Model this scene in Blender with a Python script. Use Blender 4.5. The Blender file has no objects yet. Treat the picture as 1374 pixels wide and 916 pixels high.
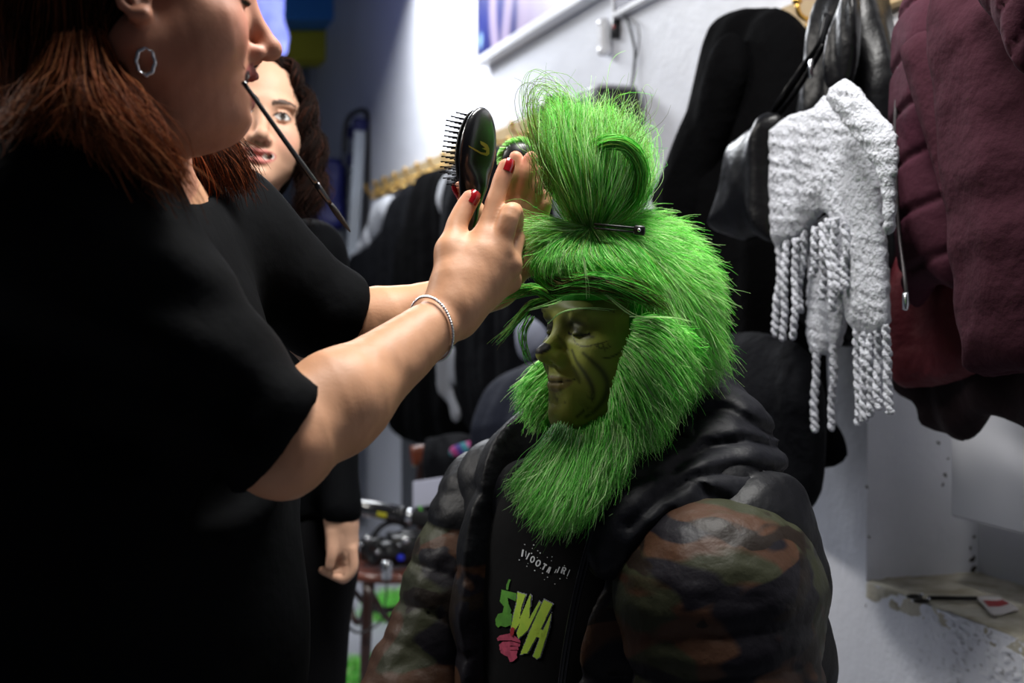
import bpy, math, random
import numpy as np
from mathutils import Vector, Matrix
from mathutils.bvhtree import BVHTree
sc = bpy.context.scene
PI = math.pi

# ---------------------------------------------------------------- camera
FPX = 1700.0
PITCH = math.atan(58 / FPX)
cam_d = bpy.data.cameras.new('camera')
cam = bpy.data.objects.new('camera', cam_d)
sc.collection.objects.link(cam)
cam.location = (0, 0, 1.3)
cam.rotation_euler = (PI / 2 - PITCH, 0, 0)
cam_d.sensor_width = 36
cam_d.lens = FPX / 1374 * 36
cam_d.clip_start = .05
cam_d.dof.use_dof = True
cam_d.dof.focus_distance = 1.42
cam_d.dof.aperture_fstop = 4.6
sc.camera = cam

# ---------------------------------------------------------------- light
sc.view_settings.view_transform = 'Standard'
sc.view_settings.look = 'None'
sc.view_settings.gamma = 1
sc.view_settings.exposure = 0.0
sc.view_settings.use_curve_mapping = False
world = bpy.data.worlds.new('world')
sc.world = world
world.use_nodes = True
world.node_tree.nodes['Background'].inputs[0].default_value = (.55, .62, .8, 1)
world.node_tree.nodes['Background'].inputs[1].default_value = .050


def area(name, loc, target, sx, sy, power, col, spread=PI):
    l = bpy.data.lights.new(name, 'AREA')
    l.shape = 'RECTANGLE'
    l.size = sx
    l.size_y = sy
    l.energy = power
    l.color = col
    l.spread = spread
    o = bpy.data.objects.new(name, l)
    sc.collection.objects.link(o)
    o.location = loc
    o.rotation_euler = (Vector(target) - Vector(loc)).to_track_quat('-Z', 'Y').to_euler()
    return o


area('ceiling_and_fill_light', (-1.0, 5.2, 2.95), (-.3, 4.6, 1.3), 1.5, .4, 72, (.93, .96, 1.0))
area('ceiling_and_fill_light', (.18, 1.50, 2.50), (.05, 1.6, 1.2), .8, .3, 43, (1.0, .98, .95))
area('ceiling_and_fill_light', (-2.3, 2.3, 2.75), (.05, 1.5, 1.25), 1.0, .3, 44, (1.0, .96, .9))  # fill light added at the left to brighten the man's face, no ceiling lamp

# ---------------------------------------------------------------- pixel <-> world
ct, st = math.cos(PI / 2 - PITCH), math.sin(PI / 2 - PITCH)


def ray(u, v):
    x, y, z = (u - 687) / FPX, -(v - 458) / FPX, -1.0
    return np.array([x, y * ct - z * st, y * st + z * ct])


def P(u, v, Y):
    r = ray(u, v)
    return np.array([0, 0, 1.3]) + r * (Y / r[1])


def project(p):
    q = np.asarray(p, float) - np.array([0, 0, 1.3])
    y = q[..., 1] * ct + q[..., 2] * st
    z = -q[..., 1] * st + q[..., 2] * ct
    return 687 + FPX * q[..., 0] / -z, 458 - FPX * y / -z


# wall plane: W0 + a*WD + n*WN
W0 = np.array([.724, 2.4, 0.0])
WD = np.array([-.322, 1.0, 0.0]); WD /= np.linalg.norm(WD)
WN = np.array([-WD[1], WD[0], 0.0])
ZZ = np.array([0, 0, 1.0])
if WN[0] > 0: WN = -WN


def wl(a, n, z):
    return W0 + WD * a + WN * n + ZZ * z


def wp(u, v, n=0.0):
    r = ray(u, v)
    o = np.array([0, 0, 1.3])
    t = (n - (o - W0) @ WN) / (r @ WN)
    return o + r * t


def wa(u, v, n=0.0):
    p = wp(u, v, n)
    return (p - W0) @ WD, p[2]


# ---------------------------------------------------------------- objects
def link(name, me, m=None, parent=None, loc=None):
    o = bpy.data.objects.new(name, me)
    sc.collection.objects.link(o)
    if m is not None and me is not None:
        me.materials.append(m)
    if parent is not None:
        o.parent = parent
        o.matrix_parent_inverse = parent_inv(parent)
    if loc is not None: o.location = loc
    return o


def parent_inv(p):
    M = Matrix.LocRotScale(p.location, p.rotation_euler, p.scale)
    q = p
    M = Matrix.Identity(4)
    while q is not None:
        M = (q.matrix_parent_inverse if q.parent else Matrix.Identity(4)) @ Matrix.LocRotScale(q.location, q.rotation_euler, q.scale) @ M
        q = q.parent
    return M.inverted()


def tag(o, label=None, cat=None, group=None, kind=None):
    if label: o['label'] = label
    if cat: o['category'] = cat
    if group: o['group'] = group
    if kind: o['kind'] = kind
    return o


def thing(name, loc, label, cat, group=None):
    o = bpy.data.objects.new(name, None)
    sc.collection.objects.link(o)
    o.location = tuple(float(x) for x in loc)
    o.empty_display_size = .05
    return tag(o, label, cat, group)


def mk_mesh(name, V, F, smooth=True, col=None):
    """V (n,3); F (m,k) array or list of arrays of faces"""
    me = bpy.data.meshes.new(name)
    V = np.asarray(V, np.float32)
    Fs = F if isinstance(F, list) else [F]
    Fs = [np.asarray(f, np.int32) for f in Fs if len(f)]
    me.vertices.add(len(V))
    me.vertices.foreach_set('co', V.ravel())
    nl = sum(f.size for f in Fs)
    nf = sum(len(f) for f in Fs)
    me.loops.add(nl)
    me.polygons.add(nf)
    if nf:
        me.loops.foreach_set('vertex_index', np.concatenate([f.ravel() for f in Fs]))
        tot = np.concatenate([np.full(len(f), f.shape[1], np.int32) for f in Fs])
        start = np.concatenate([[0], np.cumsum(tot)[:-1]]).astype(np.int32)
        me.polygons.foreach_set('loop_start', start)
        me.polygons.foreach_set('use_smooth', np.full(nf, smooth, bool))
    me.update(calc_edges=True)
    if col is not None:
        a = me.color_attributes.new('Col', 'FLOAT_COLOR', 'POINT')
        c = np.ones((len(V), 4), np.float32)
        c[:, :3] = col
        a.data.foreach_set('color', c.ravel())
    return me


def join_raw(parts):
    """parts: list of (V,F) with same face width"""
    Vs, Fs, n = [], [], 0
    for V, F in parts:
        Vs.append(V); Fs.append(np.asarray(F) + n); n += len(V)
    return np.concatenate(Vs), np.concatenate(Fs)


def rgb(r, g, b):
    """sRGB 0-255 -> linear"""
    return tuple(((c / 255) / 12.92 if c / 255 <= .04045 else ((c / 255 + .055) / 1.055) ** 2.4) for c in (r, g, b))


def mat(name, color=(.5, .5, .5), rough=.6, attr=False, bump=None, spec=.5, metal=0, sheen=0, emit=None, alpha=None, vary=None, trans=0, coat=0, sss=0):
    m = bpy.data.materials.new(name)
    m.use_nodes = True
    nt = m.node_tree
    b = nt.nodes['Principled BSDF']
    b.inputs['Base Color'].default_value = (*color, 1)
    b.inputs['Roughness'].default_value = rough
    b.inputs['Metallic'].default_value = metal
    b.inputs['Specular IOR Level'].default_value = spec
    if sheen:
        b.inputs['Sheen Weight'].default_value = sheen
        b.inputs['Sheen Roughness'].default_value = .4
    if coat: b.inputs['Coat Weight'].default_value = coat
    if sss:
        b.inputs['Subsurface Weight'].default_value = sss
        b.inputs['Subsurface Radius'].default_value = (.012, .005, .003)
        b.inputs['Subsurface Scale'].default_value = 1
    if emit:
        b.inputs['Emission Color'].default_value = (*emit[0], 1)
        b.inputs['Emission Strength'].default_value = emit[1]
    src = None
    if attr:
        a = nt.nodes.new('ShaderNodeAttribute'); a.attribute_name = 'Col'
        src = a.outputs['Color']
        nt.links.new(src, b.inputs['Base Color'])
    tc = None
    if vary or bump:
        tc = nt.nodes.new('ShaderNodeTexCoord')
    if vary:   # (scale, amount, color2)
        n = nt.nodes.new('ShaderNodeTexNoise'); n.inputs['Scale'].default_value = vary[0]; n.inputs['Detail'].default_value = 5
        nt.links.new(tc.outputs['Object'], n.inputs['Vector'])
        mr = nt.nodes.new('ShaderNodeMapRange')
        mr.inputs[1].default_value = .38; mr.inputs[2].default_value = .68
        mr.inputs[3].default_value = 0; mr.inputs[4].default_value = vary[1]
        nt.links.new(n.outputs['Fac'], mr.inputs[0])
        mx = nt.nodes.new('ShaderNodeMix'); mx.data_type = 'RGBA'
        nt.links.new(mr.outputs[0], mx.inputs[0])
        if src is not None: nt.links.new(src, mx.inputs[6])
        else: mx.inputs[6].default_value = (*color, 1)
        mx.inputs[7].default_value = (*vary[2], 1)
        nt.links.new(mx.outputs[2], b.inputs['Base Color'])
    if bump:   # list of (scale, strength, distance)
        prev = None
        for s, stg, dist in bump:
            n = nt.nodes.new('ShaderNodeTexNoise'); n.inputs['Scale'].default_value = s; n.inputs['Detail'].default_value = 4
            nt.links.new(tc.outputs['Object'], n.inputs['Vector'])
            bp = nt.nodes.new('ShaderNodeBump'); bp.inputs['Strength'].default_value = stg; bp.inputs['Distance'].default_value = dist
            nt.links.new(n.outputs['Fac'], bp.inputs['Height'])
            if prev is not None: nt.links.new(prev, bp.inputs['Normal'])
            prev = bp.outputs['Normal']
        nt.links.new(prev, b.inputs['Normal'])
    return m


# ---------------------------------------------------------------- plain shapes (V, quads)
def unit(v):
    v = np.asarray(v, float)
    return v / (np.linalg.norm(v) + 1e-12)


def frame_of(d):
    d = unit(d)
    a = np.array([0, 0, 1.0]) if abs(d[2]) < .9 else np.array([1.0, 0, 0])
    x = unit(np.cross(a, d)); y = np.cross(d, x)
    return x, y, d


def tube(pts, r, n=10, closed=False, cap=True, flat=1.0, up=None):
    """swept tube along pts with radius (scalar / list)."""
    pts = np.asarray(pts, float)
    K = len(pts)
    R = np.broadcast_to(np.asarray(r, float), (K,))
    T = np.gradient(pts, axis=0) if not closed else np.roll(pts, -1, 0) - np.roll(pts, 1, 0)
    T /= np.linalg.norm(T, axis=1, keepdims=True) + 1e-12
    x, y, _ = frame_of(T[0])
    if up is not None:
        x = unit(np.asarray(up, float) - T[0] * (np.asarray(up, float) @ T[0])); y = np.cross(T[0], x)
    V = []
    ang = np.arange(n) / n * 2 * PI
    for i in range(K):
        x = unit(x - T[i] * (x @ T[i])); y = np.cross(T[i], x)
        V.append(pts[i] + R[i] * (np.cos(ang)[:, None] * x + np.sin(ang)[:, None] * y * flat))
    V = np.concatenate(V)
    F = []
    for i in range(K if closed else K - 1):
        j = (i + 1) % K
        for k in range(n):
            F.append((i * n + k, i * n + (k + 1) % n, j * n + (k + 1) % n, j * n + k))
    if cap and not closed:
        V = np.concatenate([V, pts[:1], pts[-1:]])
        a, b = K * n, K * n + 1
        for k in range(0, n):
            F.append((a, (k + 1) % n, k, a)); F.append((b, (K - 1) * n + k, (K - 1) * n + (k + 1) % n, b))
    return V, clean_quads(F)


def clean_quads(F):
    return np.array(F, int)


def box(c, half, R=None, bev=0.0):
    """bevelled box: c centre, half sizes, R columns axes"""
    c = np.asarray(c, float); h = np.asarray(half, float)
    R = np.eye(3) if R is None else np.asarray(R, float)
    if bev <= 0: bev = min(h) * .12
    V = []
    for sx in (-1, 1):
        for sy in (-1, 1):
            for sz in (-1, 1):
                s = np.array([sx, sy, sz])
                for ax in range(3):
                    q = (h - bev) * s
                    q[ax] = h[ax] * s[ax]
                    V.append(q)
    V = np.array(V)
    def i(sx, sy, sz, ax): return ((sx > 0) * 4 + (sy > 0) * 2 + (sz > 0)) * 3 + ax
    F = []
    for ax in range(3):
        o = [a for a in range(3) if a != ax]
        for s in (-1, 1):
            q = []
            for (p, r) in ((-1, -1), (1, -1), (1, 1), (-1, 1)):
                k = [0, 0, 0]; k[ax] = s; k[o[0]] = p; k[o[1]] = r
                q.append(i(*k, ax))
            F.append(q)
        # edges along ax
        for p in (-1, 1):
            for r in (-1, 1):
                k0 = [0, 0, 0]; k0[ax] = -1; k0[o[0]] = p; k0[o[1]] = r
                k1 = list(k0); k1[ax] = 1
                F.append([i(*k0, o[0]), i(*k1, o[0]), i(*k1, o[1]), i(*k0, o[1])])
    for sx in (-1, 1):
        for sy in (-1, 1):
            for sz in (-1, 1):
                F.append([i(sx, sy, sz, 0), i(sx, sy, sz, 1), i(sx, sy, sz, 2), i(sx, sy, sz, 2)])
    # outward orientation
    out = []
    for f in F:
        a, b, d = V[f[0]], V[f[1]], V[f[2]]
        nrm = np.cross(b - a, d - a); m = V[f].mean(0)
        out.append(f if nrm @ m > 0 else f[::-1])
    return V @ R.T + c, np.array(out)


def fix_tris(F):
    """quads with a repeated last/first index -> triangles list + quads list"""
    F = np.asarray(F)
    t = (F[:, 3] == F[:, 2]) | (F[:, 3] == F[:, 0]) | (F[:, 0] == F[:, 1])
    q = F[~t]
    tr = []
    for f in F[t]:
        s = []
        for x in f:
            if x not in s: s.append(x)
        if len(s) == 3: tr.append(s)
    return [x for x in (q, np.array(tr, int).reshape(-1, 3)) if len(x)]


def obj(name, parts, m, parent=None, smooth=True, col=None):
    if isinstance(parts, tuple): parts = [parts]
    V, F = join_raw(parts)
    me = mk_mesh(name, V, fix_tris(F), smooth, col)
    o = link(name, me, m, parent)
    return o


def lathe(prof, n=24, c=(0, 0, 0), axis=(0, 0, 1)):
    x, y, z = frame_of(axis)
    ang = np.arange(n) / n * 2 * PI
    V = np.concatenate([np.asarray(c) + z * h + r * (np.cos(ang)[:, None] * x + np.sin(ang)[:, None] * y) for r, h in prof])
    F = []
    for i in range(len(prof) - 1):
        for k in range(n):
            F.append((i * n + k, i * n + (k + 1) % n, (i + 1) * n + (k + 1) % n, (i + 1) * n + k))
    return V, np.array(F)


def catmull(pts, n):
    pts = np.asarray(pts, float)
    K = len(pts)
    p = np.concatenate([2 * pts[:1] - pts[1:2], pts, 2 * pts[-1:] - pts[-2:-1]])
    t = np.linspace(0, K - 1, n)
    i = np.minimum(t.astype(int), K - 2)
    f = (t - i)[:, None]
    a, b, c, d = p[i], p[i + 1], p[i + 2], p[i + 3]
    return .5 * ((2 * b) + (-a + c) * f + (2 * a - 5 * b + 4 * c - d) * f ** 2 + (-a + 3 * b - 3 * c + d) * f ** 3)


# ---------------------------------------------------------------- signed distance sculpting
def smin(a, b, k):
    if k <= 0: return np.minimum(a, b)
    h = np.maximum(k - np.abs(a - b), 0) / k
    return np.minimum(a, b) - h * h * k * .25


def smax(a, b, k):
    return -smin(-a, -b, k)


def sph(c, r):
    c = np.asarray(c, float)
    return (lambda p, cc, rr: np.linalg.norm(p - c, axis=1) - r, c, r)


def ell(c, r, R=None):
    c = np.asarray(c, float); r = np.asarray(r, float)
    def f(p, cc, rr):
        q = p - c
        if R is not None: q = q @ R
        k0 = np.sqrt(((q / r) ** 2).sum(1)) + 1e-9
        k1 = np.sqrt(((q / (r * r)) ** 2).sum(1)) + 1e-9
        return k0 * (k0 - 1) / k1
    return (f, c, r.max())


def cone(a, b, ra, rb, mod=None):
    a = np.asarray(a, float); b = np.asarray(b, float); d = b - a; L2 = d @ d + 1e-12
    def f(p, cc, rr):
        q = p - a
        t = np.clip(q @ d / L2, 0, 1)
        r = ra + (rb - ra) * t
        if mod is not None: r = r + mod(t, p)
        return np.linalg.norm(q - t[:, None] * d, axis=1) - r
    return (f, (a + b) / 2, math.sqrt(L2) / 2 + max(ra, rb) + .02 * (mod is not None))


def rbox(c, h, R=None, rad=.01):
    c = np.asarray(c, float); h = np.asarray(h, float)
    def f(p, cc, rr):
        q = p - c
        if R is not None: q = q @ R
        q = np.abs(q) - h + rad
        return np.linalg.norm(np.maximum(q, 0), axis=1) + np.minimum(q.max(1), 0) - rad
    return (f, c, float(np.linalg.norm(h)))


def chain(pts, rs):
    return [cone(pts[i], pts[i + 1], rs[i], rs[i + 1]) for i in range(len(pts) - 1)]


class SDF:
    def __init__(s):
        s.items = []; s.disp = None

    def u(s, prim, k=0.0):
        for q in (prim if isinstance(prim, list) else [prim]): s.items.append((q, 'u', k))
        return s

    def cut(s, prim, k=0.0):
        s.items.append((prim, 's', k)); return s

    def grp(s, sub, R=None, t=None, k=0.0, c=None, rb=.4, mode='u'):
        """add another SDF in its own frame (world = R@local + t)"""
        R_ = np.eye(3) if R is None else np.asarray(R, float)
        t_ = np.zeros(3) if t is None else np.asarray(t, float)
        def f(p, cc, rr):
            return sub.ev((p - t_) @ R_, None if cc is None else (cc - t_) @ R_, rr)
        s.items.append(((f, t_ if c is None else np.asarray(c, float), rb), mode, k))
        return s

    def ev(s, p, c=None, rad=np.inf, slack=.012):
        d = None
        for (f, pc, rb), mode, k in s.items:
            if c is not None and rad < 1e3 and np.linalg.norm(pc - c) - rb - rad > k + slack:
                continue
            v = f(p, c, rad)
            if mode == 'u':
                d = v if d is None else smin(d, v, k)
            elif d is not None:
                d = smax(d, -v, k)
        if d is None: return np.full(len(p), 1.0)
        if s.disp is not None: d = d + s.disp(p)
        return d

    def mesh(s, lo, hi, h, B=12, pad=1.3):
        lo = np.asarray(lo, float); hi = np.asarray(hi, float)
        nb = np.ceil((hi - lo) / h / B).astype(int)
        dims = nb * B
        I = np.stack(np.meshgrid(*[np.arange(k) for k in nb], indexing='ij'), -1).reshape(-1, 3)
        cen = lo + (I * B + (B - 1) / 2) * h
        rad = B * h * .5 * math.sqrt(3)
        dc = np.concatenate([s.ev(cen[i:i + 200000]) for i in range(0, len(cen), 200000)])
        V = np.repeat(np.repeat(np.repeat(np.where(dc < 0, -1, 1).astype(np.float32).reshape(nb), B, 0), B, 1), B, 2)
        g = np.stack(np.meshgrid(*[np.arange(B)] * 3, indexing='ij'), -1).reshape(-1, 3) * h
        for j in np.nonzero(np.abs(dc) < rad * pad + .004)[0]:
            o = I[j] * B
            p = lo + o * h + g
            V[o[0]:o[0] + B, o[1]:o[1] + B, o[2]:o[2] + B] = s.ev(p, cen[j], rad).reshape(B, B, B)
        return nets(V, lo, h)


def nets(V, lo, h):
    S = V < 0
    n = np.array(V.shape)
    cnt = np.zeros(n - 1, np.uint8)
    for a in (0, 1):
        for b in (0, 1):
            for c in (0, 1):
                cnt += S[a:n[0] - 1 + a, b:n[1] - 1 + b, c:n[2] - 1 + c]
    cells = np.stack(np.nonzero((cnt > 0) & (cnt < 8)), 1)
    idx = np.full(n - 1, -1, np.int32)
    idx[tuple(cells.T)] = np.arange(len(cells))
    acc = np.zeros((len(cells), 3)); w = np.zeros(len(cells))
    cor = [np.array([a, b, c]) for a in (0, 1) for b in (0, 1) for c in (0, 1)]
    val = {tuple(c): V[tuple((cells + c).T)] for c in cor}
    for c in cor:
        for ax in range(3):
            if c[ax] == 0:
                e = c.copy(); e[ax] = 1
                v0, v1 = val[tuple(c)], val[tuple(e)]
                m = (v0 < 0) != (v1 < 0)
                t = np.where(m, v0 / (v0 - v1 + 1e-12), 0)
                pos = np.tile(c.astype(float), (len(cells), 1)); pos[:, ax] = t
                acc += pos * m[:, None]; w += m
    P_ = lo + (cells + acc / np.maximum(w, 1)[:, None]) * h
    F = []
    for ax in range(3):
        o1, o2 = (ax + 1) % 3, (ax + 2) % 3
        sl0 = [slice(1, n[k] - 1) for k in range(3)]; sl1 = list(sl0)
        sl0[ax] = slice(0, n[ax] - 1); sl1[ax] = slice(1, n[ax])
        a, b = S[tuple(sl0)], S[tuple(sl1)]
        q = np.stack(np.nonzero(a != b), 1)
        if not len(q): continue
        off = np.ones(3, int); off[ax] = 0
        g = q + off
        flip = ~a[tuple(q.T)]
        def cell(d1, d2):
            k = g.copy(); k[:, o1] -= d1; k[:, o2] -= d2
            return idx[tuple(k.T)]
        f = np.stack([cell(1, 1), cell(0, 1), cell(0, 0), cell(1, 0)], 1)
        f[flip] = f[flip][:, ::-1]
        F.append(f)
    F = np.concatenate(F)
    F = F[(F >= 0).all(1)]
    return P_, F


def vnormals(V, F):
    a, b, c = V[F[:, 0]], V[F[:, 1]], V[F[:, 2]]
    n = np.cross(b - a, c - a)
    N = np.zeros_like(V)
    for k in range(4): np.add.at(N, F[:, k], n)
    return N / (np.linalg.norm(N, axis=1, keepdims=True) + 1e-12)


def sn(p, s, seed=0, oct=3):
    """cheap smooth noise (sum of rotated sines), ~[-1,1]"""
    r = np.random.RandomState(seed)
    o = 0; a = 1; tot = 0
    for _ in range(oct):
        for _ in range(3):
            k = r.randn(3); k /= np.linalg.norm(k)
            k2 = r.randn(3); k2 /= np.linalg.norm(k2)
            ph = r.rand(2) * 6.28
            o = o + a * np.sin(p @ k * s + ph[0] + 1.3 * np.sin(p @ k2 * s * .7 + ph[1]))
            tot += a * .7
        a *= .5; s = s * 2.1
    return o / tot


# ---------------------------------------------------------------- strands
RNG = np.random.RandomState(7)


def strand_mesh(paths, r0, r1, cols=None, nside=3):
    """paths (N,K,3); radius per strand r0 (N,) tapering to r1"""
    N, K, _ = paths.shape
    T = np.gradient(paths, axis=1)
    T /= np.linalg.norm(T, axis=2, keepdims=True) + 1e-12
    ref = np.array([.31, -.9, .3])
    X = np.cross(T, ref); X /= np.linalg.norm(X, axis=2, keepdims=True) + 1e-9
    Y = np.cross(T, X)
    s = np.linspace(0, 1, K)
    rr = (np.asarray(r0).reshape(-1, 1) * (1 - s) ** .6 + np.asarray(r1).reshape(-1, 1) * s)[..., None]
    V = []
    for k in range(nside):
        a = 2 * PI * k / nside
        V.append(paths + rr * (math.cos(a) * X + math.sin(a) * Y))
    V = np.stack(V, 2)            # N,K,ns,3
    base = (np.arange(N)[:, None, None] * K + np.arange(K - 1)[None, :, None]) * nside
    k = np.arange(nside)[None, None, :]; k1 = (k + 1) % nside
    F = np.stack([base + k, base + k1, base + nside + k1, base + nside + k], -1).reshape(-1, 4)
    C = None
    if cols is not None:          # (N,3) or (N,K,3)
        if cols.ndim == 2: cols = np.repeat(cols[:, None], K, 1)
        C = np.repeat(cols[:, :, None], nside, 2).reshape(-1, 3)
    return V.reshape(-1, 3), F, C


def tuft(guides, n, r0=.004, r1=.012, K=12, frizz=.0, curl=0, turns=3, lmin=.75, lo=0, clump=0):
    """strand paths around and between guides (list of lists of xyz)"""
    G = np.stack([catmull(g, K * 3) for g in guides])
    g = RNG.rand(n) * (len(G) - 1) if len(G) > 1 else np.zeros(n)
    i = np.minimum(g.astype(int), max(len(G) - 2, 0)); f = (g - i)[:, None, None]
    base = G[i] * (1 - f) + (G[np.minimum(i + 1, len(G) - 1)]) * f
    L = lmin + (1 - lmin) * RNG.rand(n)
    S0 = RNG.rand(n) * lo
    s = S0[:, None] + np.linspace(0, 1, K)[None] * (L - S0)[:, None]
    t = s * (K * 3 - 1)
    j = np.minimum(t.astype(int), K * 3 - 2); ft = (t - j)[..., None]
    ar = np.arange(n)[:, None]
    path = base[ar, j] * (1 - ft) + base[ar, j + 1] * ft
    o = RNG.randn(n, 3); o /= np.linalg.norm(o, axis=1, keepdims=True); o *= RNG.rand(n, 1) ** .45
    if clump:
        oc = RNG.randn(clump, 3) * .6
        o = .75 * oc[RNG.randint(0, clump, n)] + .35 * o
    path = path + o[:, None] * (r0 + (r1 - r0) * s[..., None])
    if frizz:
        w = RNG.randn(n, 3, 3) * frizz
        for q in range(3):
            path = path + w[:, q][:, None] * np.sin((q + 1) * 2.2 * s[..., None] * 1.5 + RNG.rand(n, 1, 1) * 6.28) * s[..., None] / (q + 1)
    if curl:
        ph = RNG.rand(n, 1) * 1.2 + (o[:, :1] * 2)
        A = 2 * PI * turns * s + ph
        T = unit(G[0, -1] - G[0, 0]); x, y, _ = frame_of(T)
        path = path + curl * (np.cos(A)[..., None] * x + np.sin(A)[..., None] * y) * np.minimum(s * 4, 1)[..., None]
    return path


def vcol(n, cols, w=None, jit=.15):
    cols = np.array(cols); k = RNG.choice(len(cols), n, p=w)
    return cols[k] * (1 + jit * RNG.randn(n, 1)).clip(.5, 1.6)
# ================================================================ SETTING
def slab(name, verts, faces, m, kind='structure'):
    me = bpy.data.meshes.new(name)
    me.from_pydata([tuple(map(float, v)) for v in verts], [], faces)
    me.update()
    return tag(link(name, me, m), kind=kind)


M_wall = mat('painted_wall', rgb(222, 224, 232), .55, bump=[(9, .25, .02), (60, .35, .004)], vary=(2.2, .35, rgb(205, 206, 212)))
M_sillwall = mat('old_plaster', rgb(206, 204, 200), .8, bump=[(14, .5, .02), (130, .7, .004)], vary=(9, .55, rgb(150, 146, 134)))
M_floor = mat('grey_concrete', rgb(150, 152, 160), .45, bump=[(30, .2, .005)], vary=(3, .5, rgb(125, 126, 132)))
M_ceil = mat('ceiling_paint', rgb(120, 124, 132), .8)
M_dark = mat('dark_painted_wall', rgb(108, 118, 134), .7)

BY = 9.2      # back wall
slab('floor', [(-3.6, -.6, 0), (2.4, -.6, 0), (2.4, BY + .2, 0), (-3.6, BY + .2, 0)], [(0, 1, 2, 3)], M_floor)
slab('ceiling', [(-3.6, -.6, 3.5), (2.4, -.6, 3.5), (2.4, BY + .2, 3.5), (-3.6, BY + .2, 3.5)], [(3, 2, 1, 0)], M_ceil)
slab('wall_back', [(-3.6, BY, 0), (2.4, BY, 0), (2.4, BY, 3.5), (-3.6, BY, 3.5)], [(0, 1, 2, 3)], M_dark)
slab('wall_left', [(-3.5, -.6, 0), (-3.5, BY, 0), (-3.5, BY, 3.5), (-3.5, -.6, 3.5)], [(0, 1, 2, 3)], M_dark)

# right wall with the deep window niche: a runs away from the camera, niche from a=-1.1 .. AN
AN, _ = wa(1163, 700)
ZS = .742
DP = .262
ZT = 1.55
A0, A1 = -1.7, 7.6
NA = -1.25


def q4(a0, z0, a1, z1, n=0.0): return [wl(a0, n, z0), wl(a1, n, z0), wl(a1, n, z1), wl(a0, n, z1)]


V, F = [], []
for (a0, z0, a1, z1) in ((AN, 0, A1, 3.5), (NA, 0, AN, ZS), (NA, ZT, AN, 3.5), (A0, 0, NA, 3.5)):
    F.append(tuple(range(len(V), len(V) + 4))); V += q4(a0, z0, a1, z1)
# niche reveals
for q in ([wl(AN, 0, ZS), wl(AN, -DP, ZS), wl(AN, -DP, ZT), wl(AN, 0, ZT)],
          [wl(NA, 0, ZS), wl(NA, -DP, ZS), wl(NA, -DP, ZT), wl(NA, 0, ZT)],
          [wl(NA, 0, ZT), wl(AN, 0, ZT), wl(AN, -DP, ZT), wl(NA, -DP, ZT)],
          [wl(NA, -DP, ZS), wl(AN, -DP, ZS), wl(AN, -DP, ZT), wl(NA, -DP, ZT)]):
    F.append(tuple(range(len(V), len(V) + 4))); V += q
slab('wall_right', V, F, M_wall)

# worn plaster sill, slightly sloping, crumbly front edge
S = SDF()
c = wl((AN + NA) / 2, -DP / 2, ZS - .016)
RW = np.stack([WD, WN, ZZ], 1)
S.u(rbox(c, (abs(AN - NA) / 2 + .004, DP / 2 + .0005, .02), RW, .004))
S.disp = lambda p: .0022 * sn(p, 90, 3) + .0012 * sn(p, 300, 5)
cs_ = np.array([wl(a, n, z) for a in (NA, AN) for n in (.03, -DP) for z in (ZS - .05, ZS + .02)])
V, F = S.mesh(cs_.min(0) - .03, cs_.max(0) + .03, .005)
pa = (V - W0) @ WN
M_sill = mat('worn_sill', rgb(188, 183, 168), .75, bump=[(60, .5, .006), (220, .5, .002)], vary=(22, .7, rgb(132, 122, 96)))
o = link('trim_1', mk_mesh('trim_1', V, F), M_sill); tag(o, kind='structure')

# roughcast skirt below the sill (spatter plaster), a real rough surface
M_rough = mat('spatter_plaster', rgb(214, 216, 222), .7, attr=True, bump=[(9, .25, .02), (90, .4, .004)])
a0r = AN - .03
nA, nZ = 430, 330
aa = np.linspace(NA, a0r, nA); zz = np.linspace(0.05, ZS - .001, nZ)
AA, Z_ = np.meshgrid(aa, zz, indexing='ij')
pt = W0 + AA[..., None] * WD + Z_[..., None] * ZZ
pt = pt.reshape(-1, 3)
edge = np.clip((a0r - AA.ravel() - .06) / .22, 0, 1) ** 1.3
zdn = np.clip((ZS - pt[:, 2]) / .12, 0, 1)
rn_ = np.random.RandomState(9)
def vn(k):
    g = rn_.rand(nA, nZ)
    for _ in range(k): g = (g + np.roll(g, 1, 0) + np.roll(g, -1, 0) + np.roll(g, 1, 1) + np.roll(g, -1, 1)) / 5
    g = g - g.mean(); return (g / g.std()).ravel()
spk = np.clip((vn(3) - .5 + .4 * edge) * .8, 0, 1) * edge
hgt = .0005 + .0042 * spk
rcol = np.array(rgb(220, 222, 230)) * (1 - .0 * spk[:, None]) + (np.array(rgb(92, 90, 88)) - np.array(rgb(220, 222, 230))) * (np.clip((vn(2) - 1.2) * 1.5, 0, 1) * edge * .6)[:, None]
pt = pt + hgt[:, None] * WN
ii = np.arange((nA - 1) * nZ).reshape(nA - 1, nZ)[:, :-1].ravel()
F = np.stack([ii, ii + nZ, ii + nZ + 1, ii + 1], 1)
o = link('trim_2', mk_mesh('trim_2', pt, F, col=rcol), M_rough); tag(o, kind='structure')

# chipped spots on niche paint (stains with a shape of their own)
M_chip = mat('dark_chip', rgb(52, 46, 38), .9)
M_stain = mat('damp_stain', rgb(120, 112, 88), .9)


def blob(c, nrm, r, asp=1.0, seed=0, th=.0012):
    x, y, z = frame_of(nrm)
    rr = np.random.RandomState(seed)
    n = 14
    ph = rr.rand(4) * 6
    V = [c + z * th]; F = []
    for k in range(n):
        t = 2 * PI * k / n
        q = r * (1 + .35 * math.sin(2 * t + ph[0]) + .25 * math.sin(3 * t + ph[1]) + .15 * math.sin(5 * t + ph[2]))
        V.append(c + x * q * math.cos(t) * asp + y * q * math.sin(t) + z * th * .5)
    for k in range(n): F.append((0, 1 + k, 1 + (k + 1) % n, 0))
    return np.array(V), np.array(F)


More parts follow.
